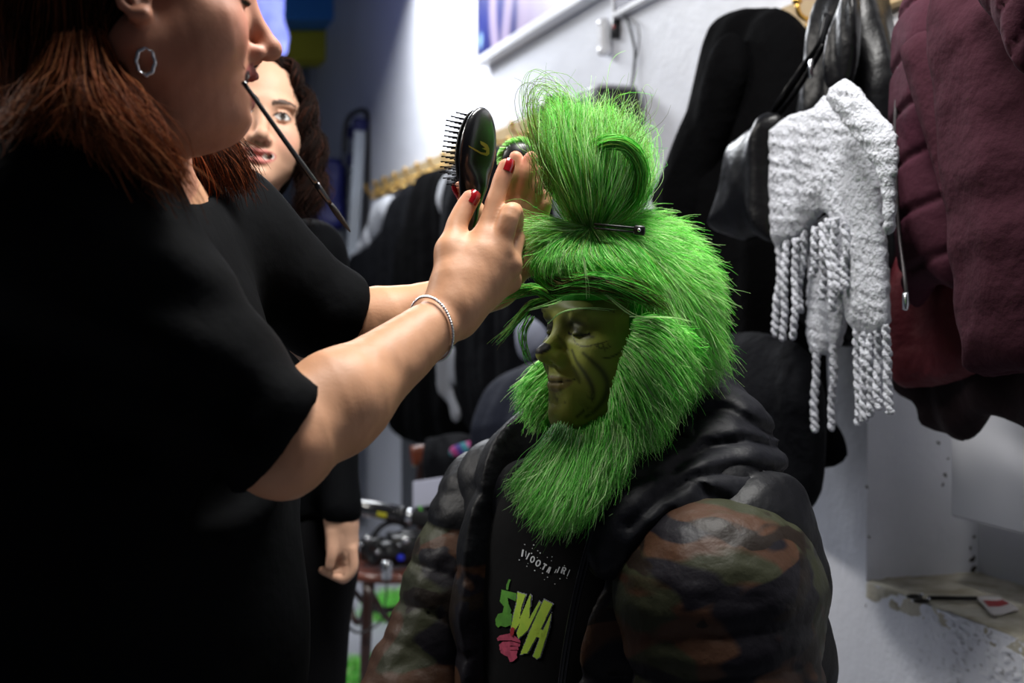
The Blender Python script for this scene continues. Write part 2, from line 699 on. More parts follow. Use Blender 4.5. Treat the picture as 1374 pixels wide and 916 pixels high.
parts = []
ri = np.random.RandomState(5)
def niche_pt(u, v):     # on the far reveal of the niche (plane a = AN)
    r = ray(u, v); o_ = np.array([0, 0, 1.3]); t = (AN - (o_ - W0) @ WD) / (r @ WD); return o_ + r * t
for k, (u, v, r) in enumerate([(1163, 653, .004), (1166, 720, .003), (1259, 594, .0045), (1268, 637, .005), (1265, 650, .004), (1281, 634, .004), (1162, 812, .003),
                 (1305, 750, .008), (1306, 765, .010), (1306, 778, .010), (1302, 735, .004), (1307, 720, .004), (1272, 615, .003), (1215, 781, .006), (1225, 779, .005), (1240, 777, .004)]):
    parts.append(blob(niche_pt(u, v), -WD, r * .8, seed=k))
tag(obj('trim_3', parts, M_chip), kind='structure')

# ---------------------------------------------------------------- far end of the room: blue beam, yellow panel, dark curtain
M_blue = mat('blue_paint', rgb(40, 125, 205), .5)
M_yel = mat('yellow_paint', rgb(180, 175, 30), .6)
def bx(p0, p1, Y, th):      # px rectangle at depth -> box
    a, b = P(p0[0], p0[1], Y), P(p1[0], p1[1], Y)
    c = (a + b) / 2; c[1] += th / 2
    return box(c, (abs(b[0] - a[0]) / 2, th / 2, abs(b[2] - a[2]) / 2), bev=.01)
o = obj('roof_beam', bx((200, -60), (503, 26), 8.2, .35), M_blue, smooth=False)
tag(o, 'wide blue painted beam crossing above the far end of the room', 'beam')
o = obj('shelf_box', bx((300, 40), (447, 80), 8.5, .3), M_yel, smooth=False)
tag(o, 'dull yellow panel box fixed under the blue beam', 'panel')

# lilac lit fabric hanging beside the woman's nose
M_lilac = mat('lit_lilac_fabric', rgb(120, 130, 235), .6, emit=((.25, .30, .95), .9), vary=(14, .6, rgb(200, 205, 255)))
S = SDF()
cp = [P(330, -60, 6.2), P(352, 0, 6.2), P(368, 50, 6.2), P(378, 68, 6.2)]
S.u(chain(cp, [.13, .095, .055, .03]), .05)
S.disp = lambda p: .012 * sn(p, 18, 4)
V, F = S.mesh(np.min(cp, 0) - .2, np.max(cp, 0) + .2, .018)
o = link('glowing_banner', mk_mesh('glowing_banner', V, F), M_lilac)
tag(o, 'bright lilac lit fabric hanging high in the background under the blue beam', 'fabric')

# ---------------------------------------------------------------- coat rails
M_pine = mat('pine_wood', rgb(188, 166, 128), .6, spec=.2, bump=[(40, .15, .003)], vary=(14, .5, rgb(160, 132, 92)))
M_brass = mat('brass', rgb(210, 170, 90), .3, metal=1)
M_grain = M_pine


def rail(u0, u1, label, hooks):
    a0, _ = wa(u0, 300); a1, _ = wa(u1, 300)
    t = thing('coat_rail', wl((a0 + a1) / 2, .014, 1.885), label, 'coat rail')
    obj('board', box(wl((a0 + a1) / 2, .014, 1.885), (abs(a1 - a0) / 2, .013, .042), RW, .004), M_pine, t, smooth=False)
    for k in range(hooks):
        a = a0 + (a1 - a0) * (k + .5) / hooks
        pts = [wl(a, .02, 1.875), wl(a, .06, 1.862), wl(a, .085, 1.872), wl(a, .09, 1.895)]
        ht = tube(catmull(pts, 9), .0055, 8)
        pts = [wl(a, .02, 1.855), wl(a, .05, 1.835), wl(a, .062, 1.838), wl(a, .066, 1.855)]
        h2 = tube(catmull(pts, 9), .005, 8)
        kn = lathe([(0, -.002), (.009, .001), (.011, .007), (.008, .013), (0, .015)], 12, wl(a, .09, 1.892))
        pl = lathe([(0, 0), (.016, 0), (.017, .003), (.012, .006), (0, .006)], 14, wl(a, .027, 1.865), WN)
        obj('hook', [ht, h2, kn, pl], M_brass, t)
    return t


rail(507, 735, 'pine coat rail with brass hooks on the wall behind the hairbrush', 12)
rail(985, 1400, 'pine coat rail above the black coat and white scarf', 6)

# ---------------------------------------------------------------- posters and frames
M_white = mat('white_lacquer', rgb(235, 236, 240), .35)
M_grey = mat('grey_plastic', rgb(120, 122, 128), .4)
M_black = mat('black_plastic', rgb(16, 16, 18), .4)


def poster_mat():
    m = bpy.data.materials.new('printed_poster'); m.use_nodes = True
    nt = m.node_tree; b = nt.nodes['Principled BSDF']; b.inputs['Roughness'].default_value = .35
    a = nt.nodes.new('ShaderNodeAttribute'); a.attribute_name = 'Col'
    nt.links.new(a.outputs['Color'], b.inputs['Base Color'])
    return m


M_poster = poster_mat()


def poster(u0, u1, v_bl, ztop, label, painter, th=.022, bar=.035):
    """left edge pixel u0 (bottom corner v_bl), right edge pixel u1"""
    a1, z0 = wa(u0, v_bl, th); a0, _ = wa(u1, v_bl, th)
    t = thing('poster_frame', wl((a0 + a1) / 2, 0, z0), label, 'poster')
    nA, nZ = 110, 60
    A, Z = np.meshgrid(np.linspace(a0, a1, nA), np.linspace(z0 + bar, ztop, nZ), indexing='ij')
    pt = (W0 + A[..., None] * WD + Z[..., None] * ZZ + WN * (th - .004)).reshape(-1, 3)
    ii = np.arange((nA - 1) * nZ).reshape(nA - 1, nZ)[:, :-1].ravel()
    F = np.stack([ii, ii + nZ, ii + nZ + 1, ii + 1], 1)
    s = (a1 - A.ravel()) ; z = Z.ravel() - z0 - bar
    me = mk_mesh('print', pt, F, col=painter(s, z))
    link('print', me, M_poster, t)
    fr = [box(wl((a0 + a1) / 2, th / 2, z0 + bar / 2), ((a1 - a0) / 2 + .004, th / 2, bar / 2), RW, .003),
          box(wl(a1 + .004, th / 2, (z0 + ztop) / 2), (.006, th / 2, (ztop - z0) / 2), RW, .002),
          box(wl(a0 - .004, th / 2, (z0 + ztop) / 2), (.006, th / 2, (ztop - z0) / 2), RW, .002),
          box(wl((a0 + a1) / 2, th / 2, ztop), ((a1 - a0) / 2 + .004, th / 2, .012), RW, .003)]
    obj('frame', fr, M_white, t, smooth=False)
    obj('backing', box(wl((a0 + a1) / 2, (th - .008) / 2, (z0 + ztop) / 2), ((a1 - a0) / 2, (th - .010) / 2, (ztop - z0) / 2 - .01), RW, .002), M_grey, t, smooth=False)
    return t


def paint1(s, z):
    s = s / 1.4
    navy = np.array(rgb(16, 26, 92)); blue = np.array(rgb(20, 38, 130)); lil = np.array(rgb(196, 178, 206)); pale = np.array(rgb(226, 216, 240)); dk = np.array(rgb(52, 46, 74))
    C = np.zeros((len(s), 3)) + navy
    C = C + (blue - C) * (np.exp(-((z - .12) / .12) ** 2))[:, None]
    for s0, w in ((.17, .035), (.27, .04), (.36, .045), (.47, .07)):      # blurred figures
        k = np.exp(-(((s - s0 - .03 * np.sin(z * 9 + s0 * 20)) / w) ** 4)) * (1 - .35 * np.exp(-((z - .5) / .1) ** 2))
        C = C + (lil - C) * (k * .85)[:, None]
    k = 1 / (1 + np.exp(-(s - .50) / .03)); C = C + (pale - C) * k[:, None]
    k = np.exp(-(((s - .44) / .05) ** 2 + ((z - .48) / .12) ** 2)); C = C + (dk - C) * (k * .9)[:, None]
    k = np.exp(-(((s - .028) / .02) ** 2 + ((z - .055) / .03) ** 2) ** 2); C = C + (np.array(rgb(150, 190, 230)) - C) * k[:, None]
    return C


poster(640, 815, 88, 2.75, 'white framed poster with blue and lilac print high on the wall', paint1, .05, .034)


def paint2(s, z):
    C = np.zeros((len(s), 3)) + np.array(rgb(38, 30, 62))
    k = 1 / (1 + np.exp(-(s - .35) / .04))
    return C + (np.array(rgb(24, 20, 30)) - C) * k[:, None]


poster(822, 1010, 24, 2.6, 'dark print in a pale frame at the top edge above the white sensor box', paint2, .03, .016)

# white sensor box below it, with red lamp
c = wp(811, 50, .02)
t = thing('sensor_box', c, 'small white plastic box with rounded ends on the wall under the dark print', 'wall box')
S = SDF(); S.u(rbox(c, (.022, .02, .055), RW, .016), 0)
S.cut(rbox(c + WN * .02 + WD * 0, (.013, .003, .035), RW, .002))
V, F = S.mesh(c - .08, c + .08, .003); link('casing', mk_mesh('casing', V, F), M_white, t)
obj('bracket', box(wp(826, 38, .012), (.012, .012, .03), RW, .003), M_black, t)
obj('indicator_light', lathe([(0, 0), (.005, 0), (.005, .003), (0, .005)], 12, wp(824, 36, .026), WN), mat('red_lamp', rgb(190, 30, 25), .3), t)

# cable
pts = [wp(838, 22, .01), wp(846, 40, .012), wp(852, 70, .01), wp(850, 100, .012), wp(847, 125, .02), wp(851, 145, .015), wp(862, 158, .01)]
o = obj('cable', [tube(catmull(pts, 30), .0042, 8), tube(catmull([wp(838, 22, .012), wp(856, 34, .012), wp(857, 60, .012), wp(852, 84, .012)], 16), .002, 8)], M_black)
tag(o, 'thin black cable hanging down the wall to the black speaker', 'cable')

# black speaker box on wall with grey lid
c = wp(814, 143, .075)
t = thing('wall_speaker', c, 'black wall box with a pale lid behind the green tuft of hair', 'speaker')
Rk = RW
obj('body', box(c, (.100, .062, .040), Rk, .012), M_black, t)
obj('lid', box(c + ZZ * .040 + WN * .002, (.092, .056, .007), Rk, .004), mat('pale_grey_plastic', rgb(150, 150, 156), .3), t)
obj('grille', [box(c + WN * .063 + ZZ * (k * .010 - .026), (.085, .002, .0035), Rk, .001) for k in range(6)], M_grey, t)
obj('knob', lathe([(0, 0), (.012, 0), (.012, .016), (0, .02)], 14, wp(772, 142, .10), WN), M_white, t)
c = wp(742, 152, .06)
t = thing('round_speaker', c, 'small round dark device on the wall left of the black box', 'device')
obj('dome', lathe([(0, .05), (.03, .046), (.052, .03), (.062, .005), (.06, -.03), (.05, -.06)], 24, c, WN), M_black, t)
obj('rim', lathe([(.060, -.004), (.066, -.002), (.066, .006), (.060, .008)], 24, c, WN), M_grey, t)

# ---------------------------------------------------------------- ladders leaning by the far end of the wall
M_alu = mat('aluminium', rgb(150, 156, 164), .35, metal=.6)
M_navy = mat('navy_plastic', rgb(20, 26, 92), .5)


def ladder(foot, top, off, w, label, rungs=7, sec=(.033, .014)):
    foot = np.array(foot, float); top = np.array(top, float); off = unit(off)
    ax = unit(top - foot); nn = np.cross(ax, off)
    R = np.stack([off, nn, ax], 1)
    L = np.linalg.norm(top - foot)
    t = thing('step_ladder', foot, label, 'ladder', None)
    for s in (-1, 1):
        obj('stile', box((foot + top) / 2 + off * s * w / 2, (sec[1], sec[0], L / 2), R, .004), M_alu, t, smooth=False)
        obj('end_cap', box(top + off * s * w / 2 + ax * .015, (sec[1] + .010, sec[0] + .006, .035), R, .008), M_navy, t)
        obj('rubber_foot', box(foot + off * s * w / 2 + ax * .02, (sec[1] + .006, sec[0] + .006, .022), R, .006), M_navy, t)
    for k in range(rungs):
        c = foot + ax * L * (k + .8) / (rungs + .6)
        obj('rung', box(c, (w / 2, .030, .010), R, .003), M_alu, t, smooth=False)
    return t


La = ladder(P(444, 735, 7.0) * [1, 1, 0], P(476, 176, 7.25), (.3, -1, 0), .34, 'tall aluminium ladder leaning in the corner, curved black hose over its top')
La = ladder(P(456, 700, 7.3) * [1, 1, 0], P(463, 222, 7.40), (.5, -1, 0), .30, 'shorter aluminium ladder with navy caps nearest the coats')
La = ladder(P(432, 700, 7.4) * [1, 1, 0], P(458, 220, 7.6), (.4, -1, 0), .34, 'ladder with navy end caps furthest left beside the curly hair')
pts = [P(462, 205, 7.1), P(463, 175, 7.1), P(468, 158, 7.1), P(480, 149, 7.1), P(492, 152, 7.1), P(494, 185, 7.1), P(493, 240, 7.1), P(490, 330, 7.1)]
o = obj('hose', tube(catmull(pts, 40), .014, 10), M_black)
tag(o, 'black hose looped over the ladder tops', 'hose')
# blue bin/backpack sitting between woman and ladders
S = SDF()
c = P(441, 262, 7.3)
S.u(rbox(c, (.10, .12, .20), None, .05)); S.disp = lambda p: .01 * sn(p, 25, 8)
V, F = S.mesh(c - .3, c + .3, .015)
o = link('folded_tarp', mk_mesh('folded_tarp', V, F), M_navy); tag(o, 'navy blue folded bundle hung at the ladders behind curly hair', 'bundle')

# dark vertical pipe-like post low on the wall behind the chair
c = wp(549, 640, .03); c[2] = .42
o = obj('wall_post', box(c, (.045, .03, .42), RW, .008), mat('dark_grey_paint', rgb(70, 72, 78), .5), smooth=False)
tag(o, 'dark grey upright board against the wall behind the brown chair', 'board')
# ================================================================ GARMENTS ON THE WALL
def poly_sdf(q, poly):
    """signed distance of 2D points to a polygon"""
    d = np.full(len(q), 1e9); ins = np.zeros(len(q), bool)
    n = len(poly)
    for i in range(n):
        a, b = poly[i], poly[(i + 1) % n]
        e = b - a; w = q - a
        t = np.clip(w @ e / (e @ e + 1e-12), 0, 1)
        d = np.minimum(d, ((w - t[:, None] * e) ** 2).sum(1))
        c = (a[1] > q[:, 1]) != (b[1] > q[:, 1])
        x = (b[0] - a[0]) * (q[:, 1] - a[1]) / (b[1] - a[1] + 1e-12) + a[0]
        ins ^= c & (q[:, 0] < x)
    return np.sqrt(d) * np.where(ins, -1, 1)


def garment(name, poly, n0, th, m, parent=None, folds=None, h=.008, r=None, disp=None, fold_amp=.014, fold_freq=26, seed=0, puff=1.0, colf=None, smooth_poly=True):
    """hanging cloth: pixel outline on the wall-parallel plane n0, th = half thickness"""
    pq = np.array([wa(u, v, n0) for u, v in poly])
    if smooth_poly:
        c = catmull(np.concatenate([pq, pq[:1]]), len(pq) * 5)[:-1]
        pq = c
    lo2, hi2 = pq.min(0), pq.max(0)
    r = r or th * .9
    def f(p, cc, rr):
        q = p - W0
        a = q @ WD; z = q[:, 2]; nn = q @ WN - n0
        d2 = poly_sdf(np.stack([a, z], 1), pq)
        # thickness grows smoothly inwards
        tt = th * np.sqrt(np.clip(1 - (1 - np.clip(-d2 / (3.0 * th), 0, 1)) ** 2, .02, 1)) if puff else th
        f_ = 0
        if fold_amp:
            ph = fold_freq * a + 1.6 * np.sin(2.1 * z + seed) + 2.2 * sn(np.stack([a * 1.2, z * .35, a * 0], 1), 6, seed + 1, 1)
            f_ = fold_amp * np.sin(ph) + .4 * fold_amp * np.sin(2.3 * ph + 3 * z)
        q2 = np.stack([d2 + r * .5, np.abs(nn - f_) - tt + r * .5], 1)
        d = np.linalg.norm(np.maximum(q2, 0), axis=1) + np.minimum(q2.max(1), 0) - r * .5
        if disp is not None: d = d + disp(p, a, z, d2)
        return d * .8
    c2 = (lo2 + hi2) / 2
    cen = W0 + WD * c2[0] + ZZ * c2[1] + WN * n0
    S = SDF(); S.items.append(((f, cen, np.linalg.norm(hi2 - lo2)), 'u', 0))
    cor = np.array([W0 + WD * a + WN * n + ZZ * z for a in (lo2[0], hi2[0]) for z in (lo2[1], hi2[1]) for n in (n0 - th - fold_amp, n0 + th + fold_amp)])
    V, F = S.mesh(cor.min(0) - .04, cor.max(0) + .04, h)
    # clip against the wall
    nn = (V - W0) @ WN
    V = V + np.where(nn < .006, .006 - nn, 0)[:, None] * WN
    col = colf(V) if colf else None
    return link(name, mk_mesh(name, V, F, col=col), m, parent)


M_bwool = mat('black_wool', rgb(6, 6, 7), .98, spec=.03, bump=[(160, .5, .002), (14, .4, .03)])
M_bcloth = mat('black_cloth', rgb(9, 10, 14), .85, spec=.10, bump=[(11, .6, .03), (90, .2, .003)])
M_bleather = mat('black_leather', rgb(7, 7, 9), .36, spec=.2, bump=[(16, .25, .02), (200, .2, .001)])
M_navycl = mat('navy_cloth', rgb(22, 26, 40), .8, spec=.2, bump=[(9, .5, .03)])
M_wcloth = mat('white_cloth', rgb(190, 192, 198), .85, bump=[(9, .5, .03)])
M_maroon = mat('maroon_quilt', rgb(54, 22, 34), .75, spec=.12, bump=[(40, .4, .008), (300, .2, .001)])
M_maroon2 = mat('maroon_sweat', rgb(50, 26, 34), .95, spec=.05, bump=[(12, .5, .03), (420, .4, .001)])
M_dred = mat('dark_red_cloth', rgb(74, 14, 24), .7, spec=.25, bump=[(14, .6, .03)])
M_dblack = mat('wine_black_cloth', rgb(22, 9, 13), .85, spec=.15, bump=[(12, .5, .03)])
M_steel = mat('steel', rgb(190, 192, 196), .25, metal=1)

# ---- left rail, far to near
def gthing(name, poly, n0, label, cat, group=None):
    c = wp(*np.mean(poly, 0), n0)
    return thing(name, c, label, cat, group)


def hang(name, poly, n0, th, m, label, cat='garment', **kw):
    o = garment(name, poly, n0, th, m, None, **kw)
    return tag(o, label, cat)


hang('shirt', [(509, 268), (530, 262), (524, 300), (505, 332), (478, 348), (478, 336), (492, 318), (502, 290)], .10, .05, M_wcloth, 'pale grey shirt hanging first on the rail beside the ladders', 'shirt', h=.014, fold_freq=22)
hang('jacket', [(536, 262), (558, 244), (585, 252), (590, 330), (600, 420), (560, 470), (500, 480), (470, 460), (474, 400), (478, 345), (505, 325), (522, 296)], .13, .08, M_bcloth, 'black jacket hanging next to the pale shirt on the left rail', 'jacket', h=.013, fold_freq=20, seed=2)
hang('jacket', [(563, 240), (583, 226), (606, 228), (618, 300), (622, 400), (630, 500), (625, 590), (590, 600), (540, 585), (535, 500), (545, 420), (548, 330), (556, 280)], .15, .09, M_bwool, 'long black coat second along the left rail behind the wrist', 'coat', h=.012, fold_freq=19, seed=5)
hang('towel', [(605, 226), (616, 220), (622, 240), (612, 280), (596, 292), (590, 286), (600, 250)], .21, .035, M_wcloth, 'white cloth hanging from the left rail beside the hairbrush bristles', 'towel', h=.009, fold_freq=26)
hang('jacket', [(616, 214), (650, 198), (690, 190), (716, 210), (722, 300), (726, 400), (716, 500), (700, 575), (660, 590), (630, 560), (618, 450), (610, 330)], .16, .10, M_bcloth, 'black jacket on the left rail directly behind the two hands', 'jacket', h=.011, fold_freq=22, seed=9)
hang('shirt_tail', [(584, 470), (600, 462), (610, 480), (610, 515), (604, 520), (612, 556), (606, 566), (598, 530), (586, 515)], .27, .012, mat('grey_hem', rgb(118, 120, 126), .9), 'pale cloth hem showing low between black coats below the forearm', 'cloth', h=.007, fold_freq=30)
hang('shirt_tail', [(700, 432), (718, 424), (732, 440), (730, 470), (712, 486), (702, 470)], .30, .03, mat('grey_cloth', rgb(120, 124, 140), .8), 'grey cloth showing behind the painted nose tip', 'cloth', h=.008, fold_freq=26)
hang('hoodie', [(664, 556), (668, 524), (684, 500), (712, 482), (740, 476), (760, 500), (765, 560), (760, 640), (700, 650), (640, 640), (640, 600)], .36, .12, M_navycl, 'dark navy padded garment behind the painted face, left of the beard', 'jacket', h=.010, fold_freq=16, seed=4)

# ---- right rail: black coat
t = tag(garment('coat', [(968, 42), (985, 12), (1030, 4), (1062, 14), (1082, 60), (1090, 200), (1092, 330), (1095, 520), (1112, 575), (1117, 628), (1078, 640), (1068, 690), (1000, 670), (955, 500), (940, 345), (925, 318), (899, 304), (889, 268), (898, 232), (925, 165), (950, 100)],
        .15, .10, M_bwool, h=.010, fold_freq=17, seed=3, fold_amp=.010), 'long black wool coat with a drooping sleeve hanging right of the green wig', 'coat')
garment('sleeve', [(960, 60), (985, 40), (1000, 90), (985, 160), (960, 230), (942, 300), (925, 318), (899, 304), (889, 268), (898, 232), (925, 165)], .24, .055, M_bwool, t, h=.009, fold_freq=26, fold_amp=.007, seed=1)

# ---- black leather jacket behind the scarf
t = tag(garment('leather_jacket', [(1098, 40), (1112, 4), (1130, -30), (1165, -40), (1180, -5), (1192, 40), (1205, 90), (1206, 170), (1200, 420), (1150, 470), (1080, 430), (1072, 250), (1078, 130)],
        .22, .065, M_bleather, h=.007, fold_freq=38, fold_amp=.010, seed=6), 'shiny black leather jacket hanging between the wool coat and maroon jacket', 'jacket')
garment('lapel', [(1125, 0), (1140, -30), (1152, 10), (1150, 60), (1140, 110), (1124, 130), (1112, 90)], .30, .018, M_bleather, t, h=.005, fold_freq=60, fold_amp=.006)
# ---- leather shoulder bag
BAG = [(968, 312), (964, 300), (974, 255), (982, 195), (1000, 175), (1030, 152), (1042, 148), (1052, 160), (1050, 230), (1052, 300), (1048, 330), (1018, 320), (995, 326)]
t = gthing('shoulder_bag', BAG, .33, 'slouchy black leather shoulder bag hanging left of the white scarf', 'bag')
garment('pouch', BAG, .33, .045, M_bleather, t, h=.005, fold_freq=40, fold_amp=.008, seed=8)
obj('strap', [tube(catmull([wp(1034, 158, .33), wp(1055, 125, .33), wp(1078, 92, .31), wp(1100, 60, .30), wp(1112, 20, .28)], 20), .009, 8, flat=.35),
              tube(catmull([wp(1046, 152, .33), wp(1064, 128, .33), wp(1084, 98, .32), wp(1106, 60, .31)], 20), .006, 8, flat=.35)], M_bleather, t)
obj('zip_pull', box(wp(1088, 92, .34), (.003, .003, .015), RW, .001), M_steel, t)

# ---- white boucle scarf with tassels
M_boucle = mat('white_boucle', rgb(176, 178, 186), .95, sheen=.2, bump=[(240, 1.0, .006), (90, .6, .006)])
SC1 = [(1036, 175), (1060, 152), (1090, 146), (1112, 128), (1140, 130), (1160, 170), (1176, 220), (1185, 270), (1190, 330), (1194, 400), (1190, 440), (1165, 450), (1140, 440), (1128, 380), (1118, 290), (1090, 300), (1066, 320), (1042, 330), (1038, 260)]
SC2 = [(1108, 132), (1122, 112), (1138, 105), (1156, 118), (1176, 148), (1196, 175), (1200, 220), (1197, 280), (1196, 305), (1186, 318), (1184, 262), (1172, 222), (1150, 182), (1128, 158)]
SC3 = [(1088, 300), (1110, 285), (1130, 300), (1138, 400), (1128, 462), (1108, 475), (1090, 470), (1086, 400)]
t = gthing('scarf', SC1, .34, 'white boucle scarf with knotted tassels hanging over the black leather jacket', 'scarf')
bd = lambda p, a, z, d2: .0026 * sn(p, 260, 21, 2) + .0016 * sn(p, 520, 22, 1)
garment('front_panel', SC1, .345, .020, M_boucle, t, h=.0038, fold_freq=30, fold_amp=.006, disp=bd)
garment('crossing_end', SC2, .395, .016, M_boucle, t, h=.0038, fold_freq=30, fold_amp=.004, disp=bd)
garment('rear_panel', SC3, .305, .014, M_boucle, t, h=.0042, fold_freq=30, fold_amp=.005, disp=bd)


def tassel(u0, v0, u1, v1, n, par, r=.0050, bow=5):
    k = 46
    s = np.linspace(0, 1, k)
    base = catmull([wp(u0, v0, n), wp(u0 + (u1 - u0) * .35 + RNG.randn() * bow * .5, v0 + (v1 - v0) * .35, n + .004 * RNG.randn()), wp(u0 + (u1 - u0) * .7 + RNG.randn() * bow * .5, v0 + (v1 - v0) * .7, n), wp(u1, v1, n)], k)
    parts = []
    L = np.linalg.norm(base[-1] - base[0]); tw = L / .030
    ph0 = RNG.rand() * 6
    for q in (0, 1):
        A = 2 * PI * tw * s + ph0 + PI * q
        off = (np.cos(A)[:, None] * WD + np.sin(A)[:, None] * WN) * r * .62
        rr = r * (.80 + .16 * RNG.randn(k).clip(-1, 1))
        rr[-1] *= .5
        parts.append(tube(base + off, rr, 7))
    return obj('tassel', parts, M_boucle, par)


for (u0, v0, u1, v1, n) in [(1044, 318, 1040, 452, .35), (1056, 322, 1050, 458, .35), (1068, 320, 1063, 456, .36), (1080, 310, 1074, 420, .345), (1094, 305, 1090, 372, .36),
                            (1104, 300, 1102, 402, .36), (1112, 294, 1117, 418, .365), (1122, 292, 1126, 392, .37), (1132, 300, 1136, 386, .365),
                            (1096, 462, 1094, 580, .31), (1118, 462, 1116, 578, .31),
                            (1150, 440, 1152, 572, .345), (1158, 446, 1160, 566, .355), (1168, 448, 1168, 560, .35), (1178, 444, 1180, 550, .35), (1188, 436, 1195, 556, .35)]:
    tassel(u0, v0, u1, v1, n, t)

# ---- maroon quilted jacket
def quilt(p, a, z, d2):
    # horizontal-ish quilting seams, slanting
    s = (z * 13.0 + a * 3.2)
    g = np.abs(((s + .5) % 1) - .5)
    return .0075 * np.exp(-(g / .075) ** 2) - .003


MQ = [(1222, -8), (1250, -40), (1300, -40), (1335, 30), (1330, 150), (1320, 300), (1300, 384), (1284, 392), (1262, 384), (1240, 392), (1222, 412), (1206, 300), (1200, 180), (1203, 90), (1206, 40)]
t = gthing('quilted_jacket', MQ, .26, 'maroon quilted puffer jacket with zip hanging right of the white scarf', 'jacket')
garment('body', MQ, .26, .060, M_maroon, t, h=.005, fold_amp=.006, fold_freq=16, disp=quilt, seed=2)
zp = catmull([wp(1206, 90, .30), wp(1201, 180, .31), wp(1205, 300, .315), wp(1214, 372, .33), (wp(1218, 410, .33))], 40)
obj('zip', [tube(zp, .0028, 6)], mat('dull_zip', rgb(70, 66, 68), .45, metal=.7), t)
obj('zip_pull', [box(wp(1215, 404, .345), (.005, .003, .013), RW, .002), tube([wp(1215, 396, .345), wp(1216, 416, .345)], .002, 6)], M_steel, t)
SL = [(1210, 66), (1225, 48), (1246, 38), (1264, 60), (1276, 120), (1284, 200), (1288, 292), (1278, 288), (1262, 240), (1240, 172), (1222, 112)]
MH = [(1262, -30), (1300, -45), (1400, -60), (1460, 40), (1470, 400), (1420, 500), (1372, 502), (1312, 505), (1308, 460), (1302, 440), (1296, 400), (1288, 300), (1278, 200), (1268, 110), (1258, 40)]
t2 = gthing('sweatshirt', MH, .33, 'thick maroon sweatshirt with ribbed cuff hanging at the right edge of the picture', 'sweatshirt')
def mhd(p, a, z, d2): return .005 * sn(np.stack([a * .4, z * 1.6, a * 0], 1), 34, 17, 2)
garment('body', MH, .35, .055, M_maroon2, t2, h=.007, fold_freq=11, fold_amp=.010, seed=12, disp=mhd)
garment('sleeve', SL, .34, .030, M_maroon2, t2, h=.006, fold_freq=24, fold_amp=.004, seed=13)
def rib(p, a, z, d2): return .0018 * np.sin(a * 900)
garment('cuff', [(1312, 460), (1330, 456), (1400, 450), (1402, 505), (1372, 504), (1314, 506)], .345, .040, M_maroon2, t2, h=.004, fold_amp=0, disp=rib)
garment('hood', [(1262, -60), (1330, -70), (1400, -60), (1400, 90), (1372, 104), (1340, 50), (1300, -10)], .43, .05, M_maroon, t2, h=.006, fold_amp=.006, fold_freq=40, disp=lambda p, a, z, d2: .006 * np.exp(-((np.abs(((z * 16 + a * 22 + .5) % 1) - .5)) / .09) ** 2))
# ---- dark red garment beneath, black one below
hang('jacket', [(1193, 300), (1210, 320), (1230, 345), (1265, 350), (1292, 360), (1310, 470), (1305, 500), (1260, 520), (1215, 522), (1200, 500), (1192, 400)], .20, .045, M_dred, 'dark red jacket showing beneath the maroon quilted hem', 'jacket', h=.007, fold_freq=36, seed=21)
hang('trousers', [(1215, 430), (1300, 430), (1420, 470), (1440, 560), (1390, 590), (1340, 560), (1302, 594), (1270, 590), (1238, 575), (1232, 545), (1210, 520)], .13, .05, M_dblack, 'wine black trousers hanging lowest under the maroon clothes', 'trousers', h=.009, fold_freq=26, seed=22)

# ---- lower black garment behind the man's shoulder, beside the coat
hang('jacket', [(940, 470), (1000, 440), (1060, 460), (1088, 520), (1086, 600), (1070, 690), (1020, 720), (960, 690)], .30, .07, M_bcloth, 'black jacket hanging low between the wool coat and the puffer shoulder', 'jacket', h=.010, fold_freq=22, seed=31)

# ================================================================ NICHE CONTENTS
M_board = mat('white_board', rgb(206, 208, 216), .5, bump=[(8, .15, .02)])
# white panel projecting over the niche
p0, p1 = wp(1281, 692, -.10), wp(1281, 560, -.10)
n_ = -.105
a_l, zb = wa(1281, 692, n_)
t = obj('white_board', box(wl(a_l - .26, n_, zb + .15), (.26, .012, .15), RW, .005), M_board, smooth=False)
tag(t, 'plain white board leaning across the window niche above the sill', 'board')


def sill_pt(u, v, dz=0):
    r = ray(u, v); tt = (ZS + .004 + dz - 1.3) / r[2]
    return np.array([0, 0, 1.3]) + r * tt


# cable lead with connector, lying on the sill
M_dmetal = mat('dark_metal', rgb(40, 38, 34), .35, metal=.7)
t = thing('audio_lead', sill_pt(1240, 803), 'dark metal scissors with looped handles lying on the sill', 'scissors')
a_, b_ = sill_pt(1246, 803, .006), sill_pt(1312, 804, .006)
d_ = unit(b_ - a_); s_ = np.cross(d_, ZZ)
obj('blade', [box((a_ + b_) / 2 + s_ * .002, (np.linalg.norm(b_ - a_) / 2, .0040, .0016), np.stack([d_, s_, ZZ], 1), .0008)], M_dmetal, t)
obj('blade', [box((a_ + b_) / 2 - s_ * .003 + ZZ * .003, (np.linalg.norm(b_ - a_) / 2, .0040, .0016), np.stack([d_, s_, ZZ], 1), .0008)], M_dmetal, t)
for k, (u, v) in enumerate([(1227, 800), (1236, 806)]):
    c = sill_pt(u, v, .007)
    an = np.linspace(0, 2 * PI, 20)[:-1]
    ring = c + .012 * (np.cos(an)[:, None] * d_ + .72 * np.sin(an)[:, None] * s_)
    obj('finger_loop', tube(ring, .0030, 8, closed=True), M_dmetal, t)
    obj('screw', lathe([(0, .004), (.0035, .003), (.004, 0)], 10, c + ZZ * .003 + d_ * .013), M_steel, t)
t.name = 'scissors'
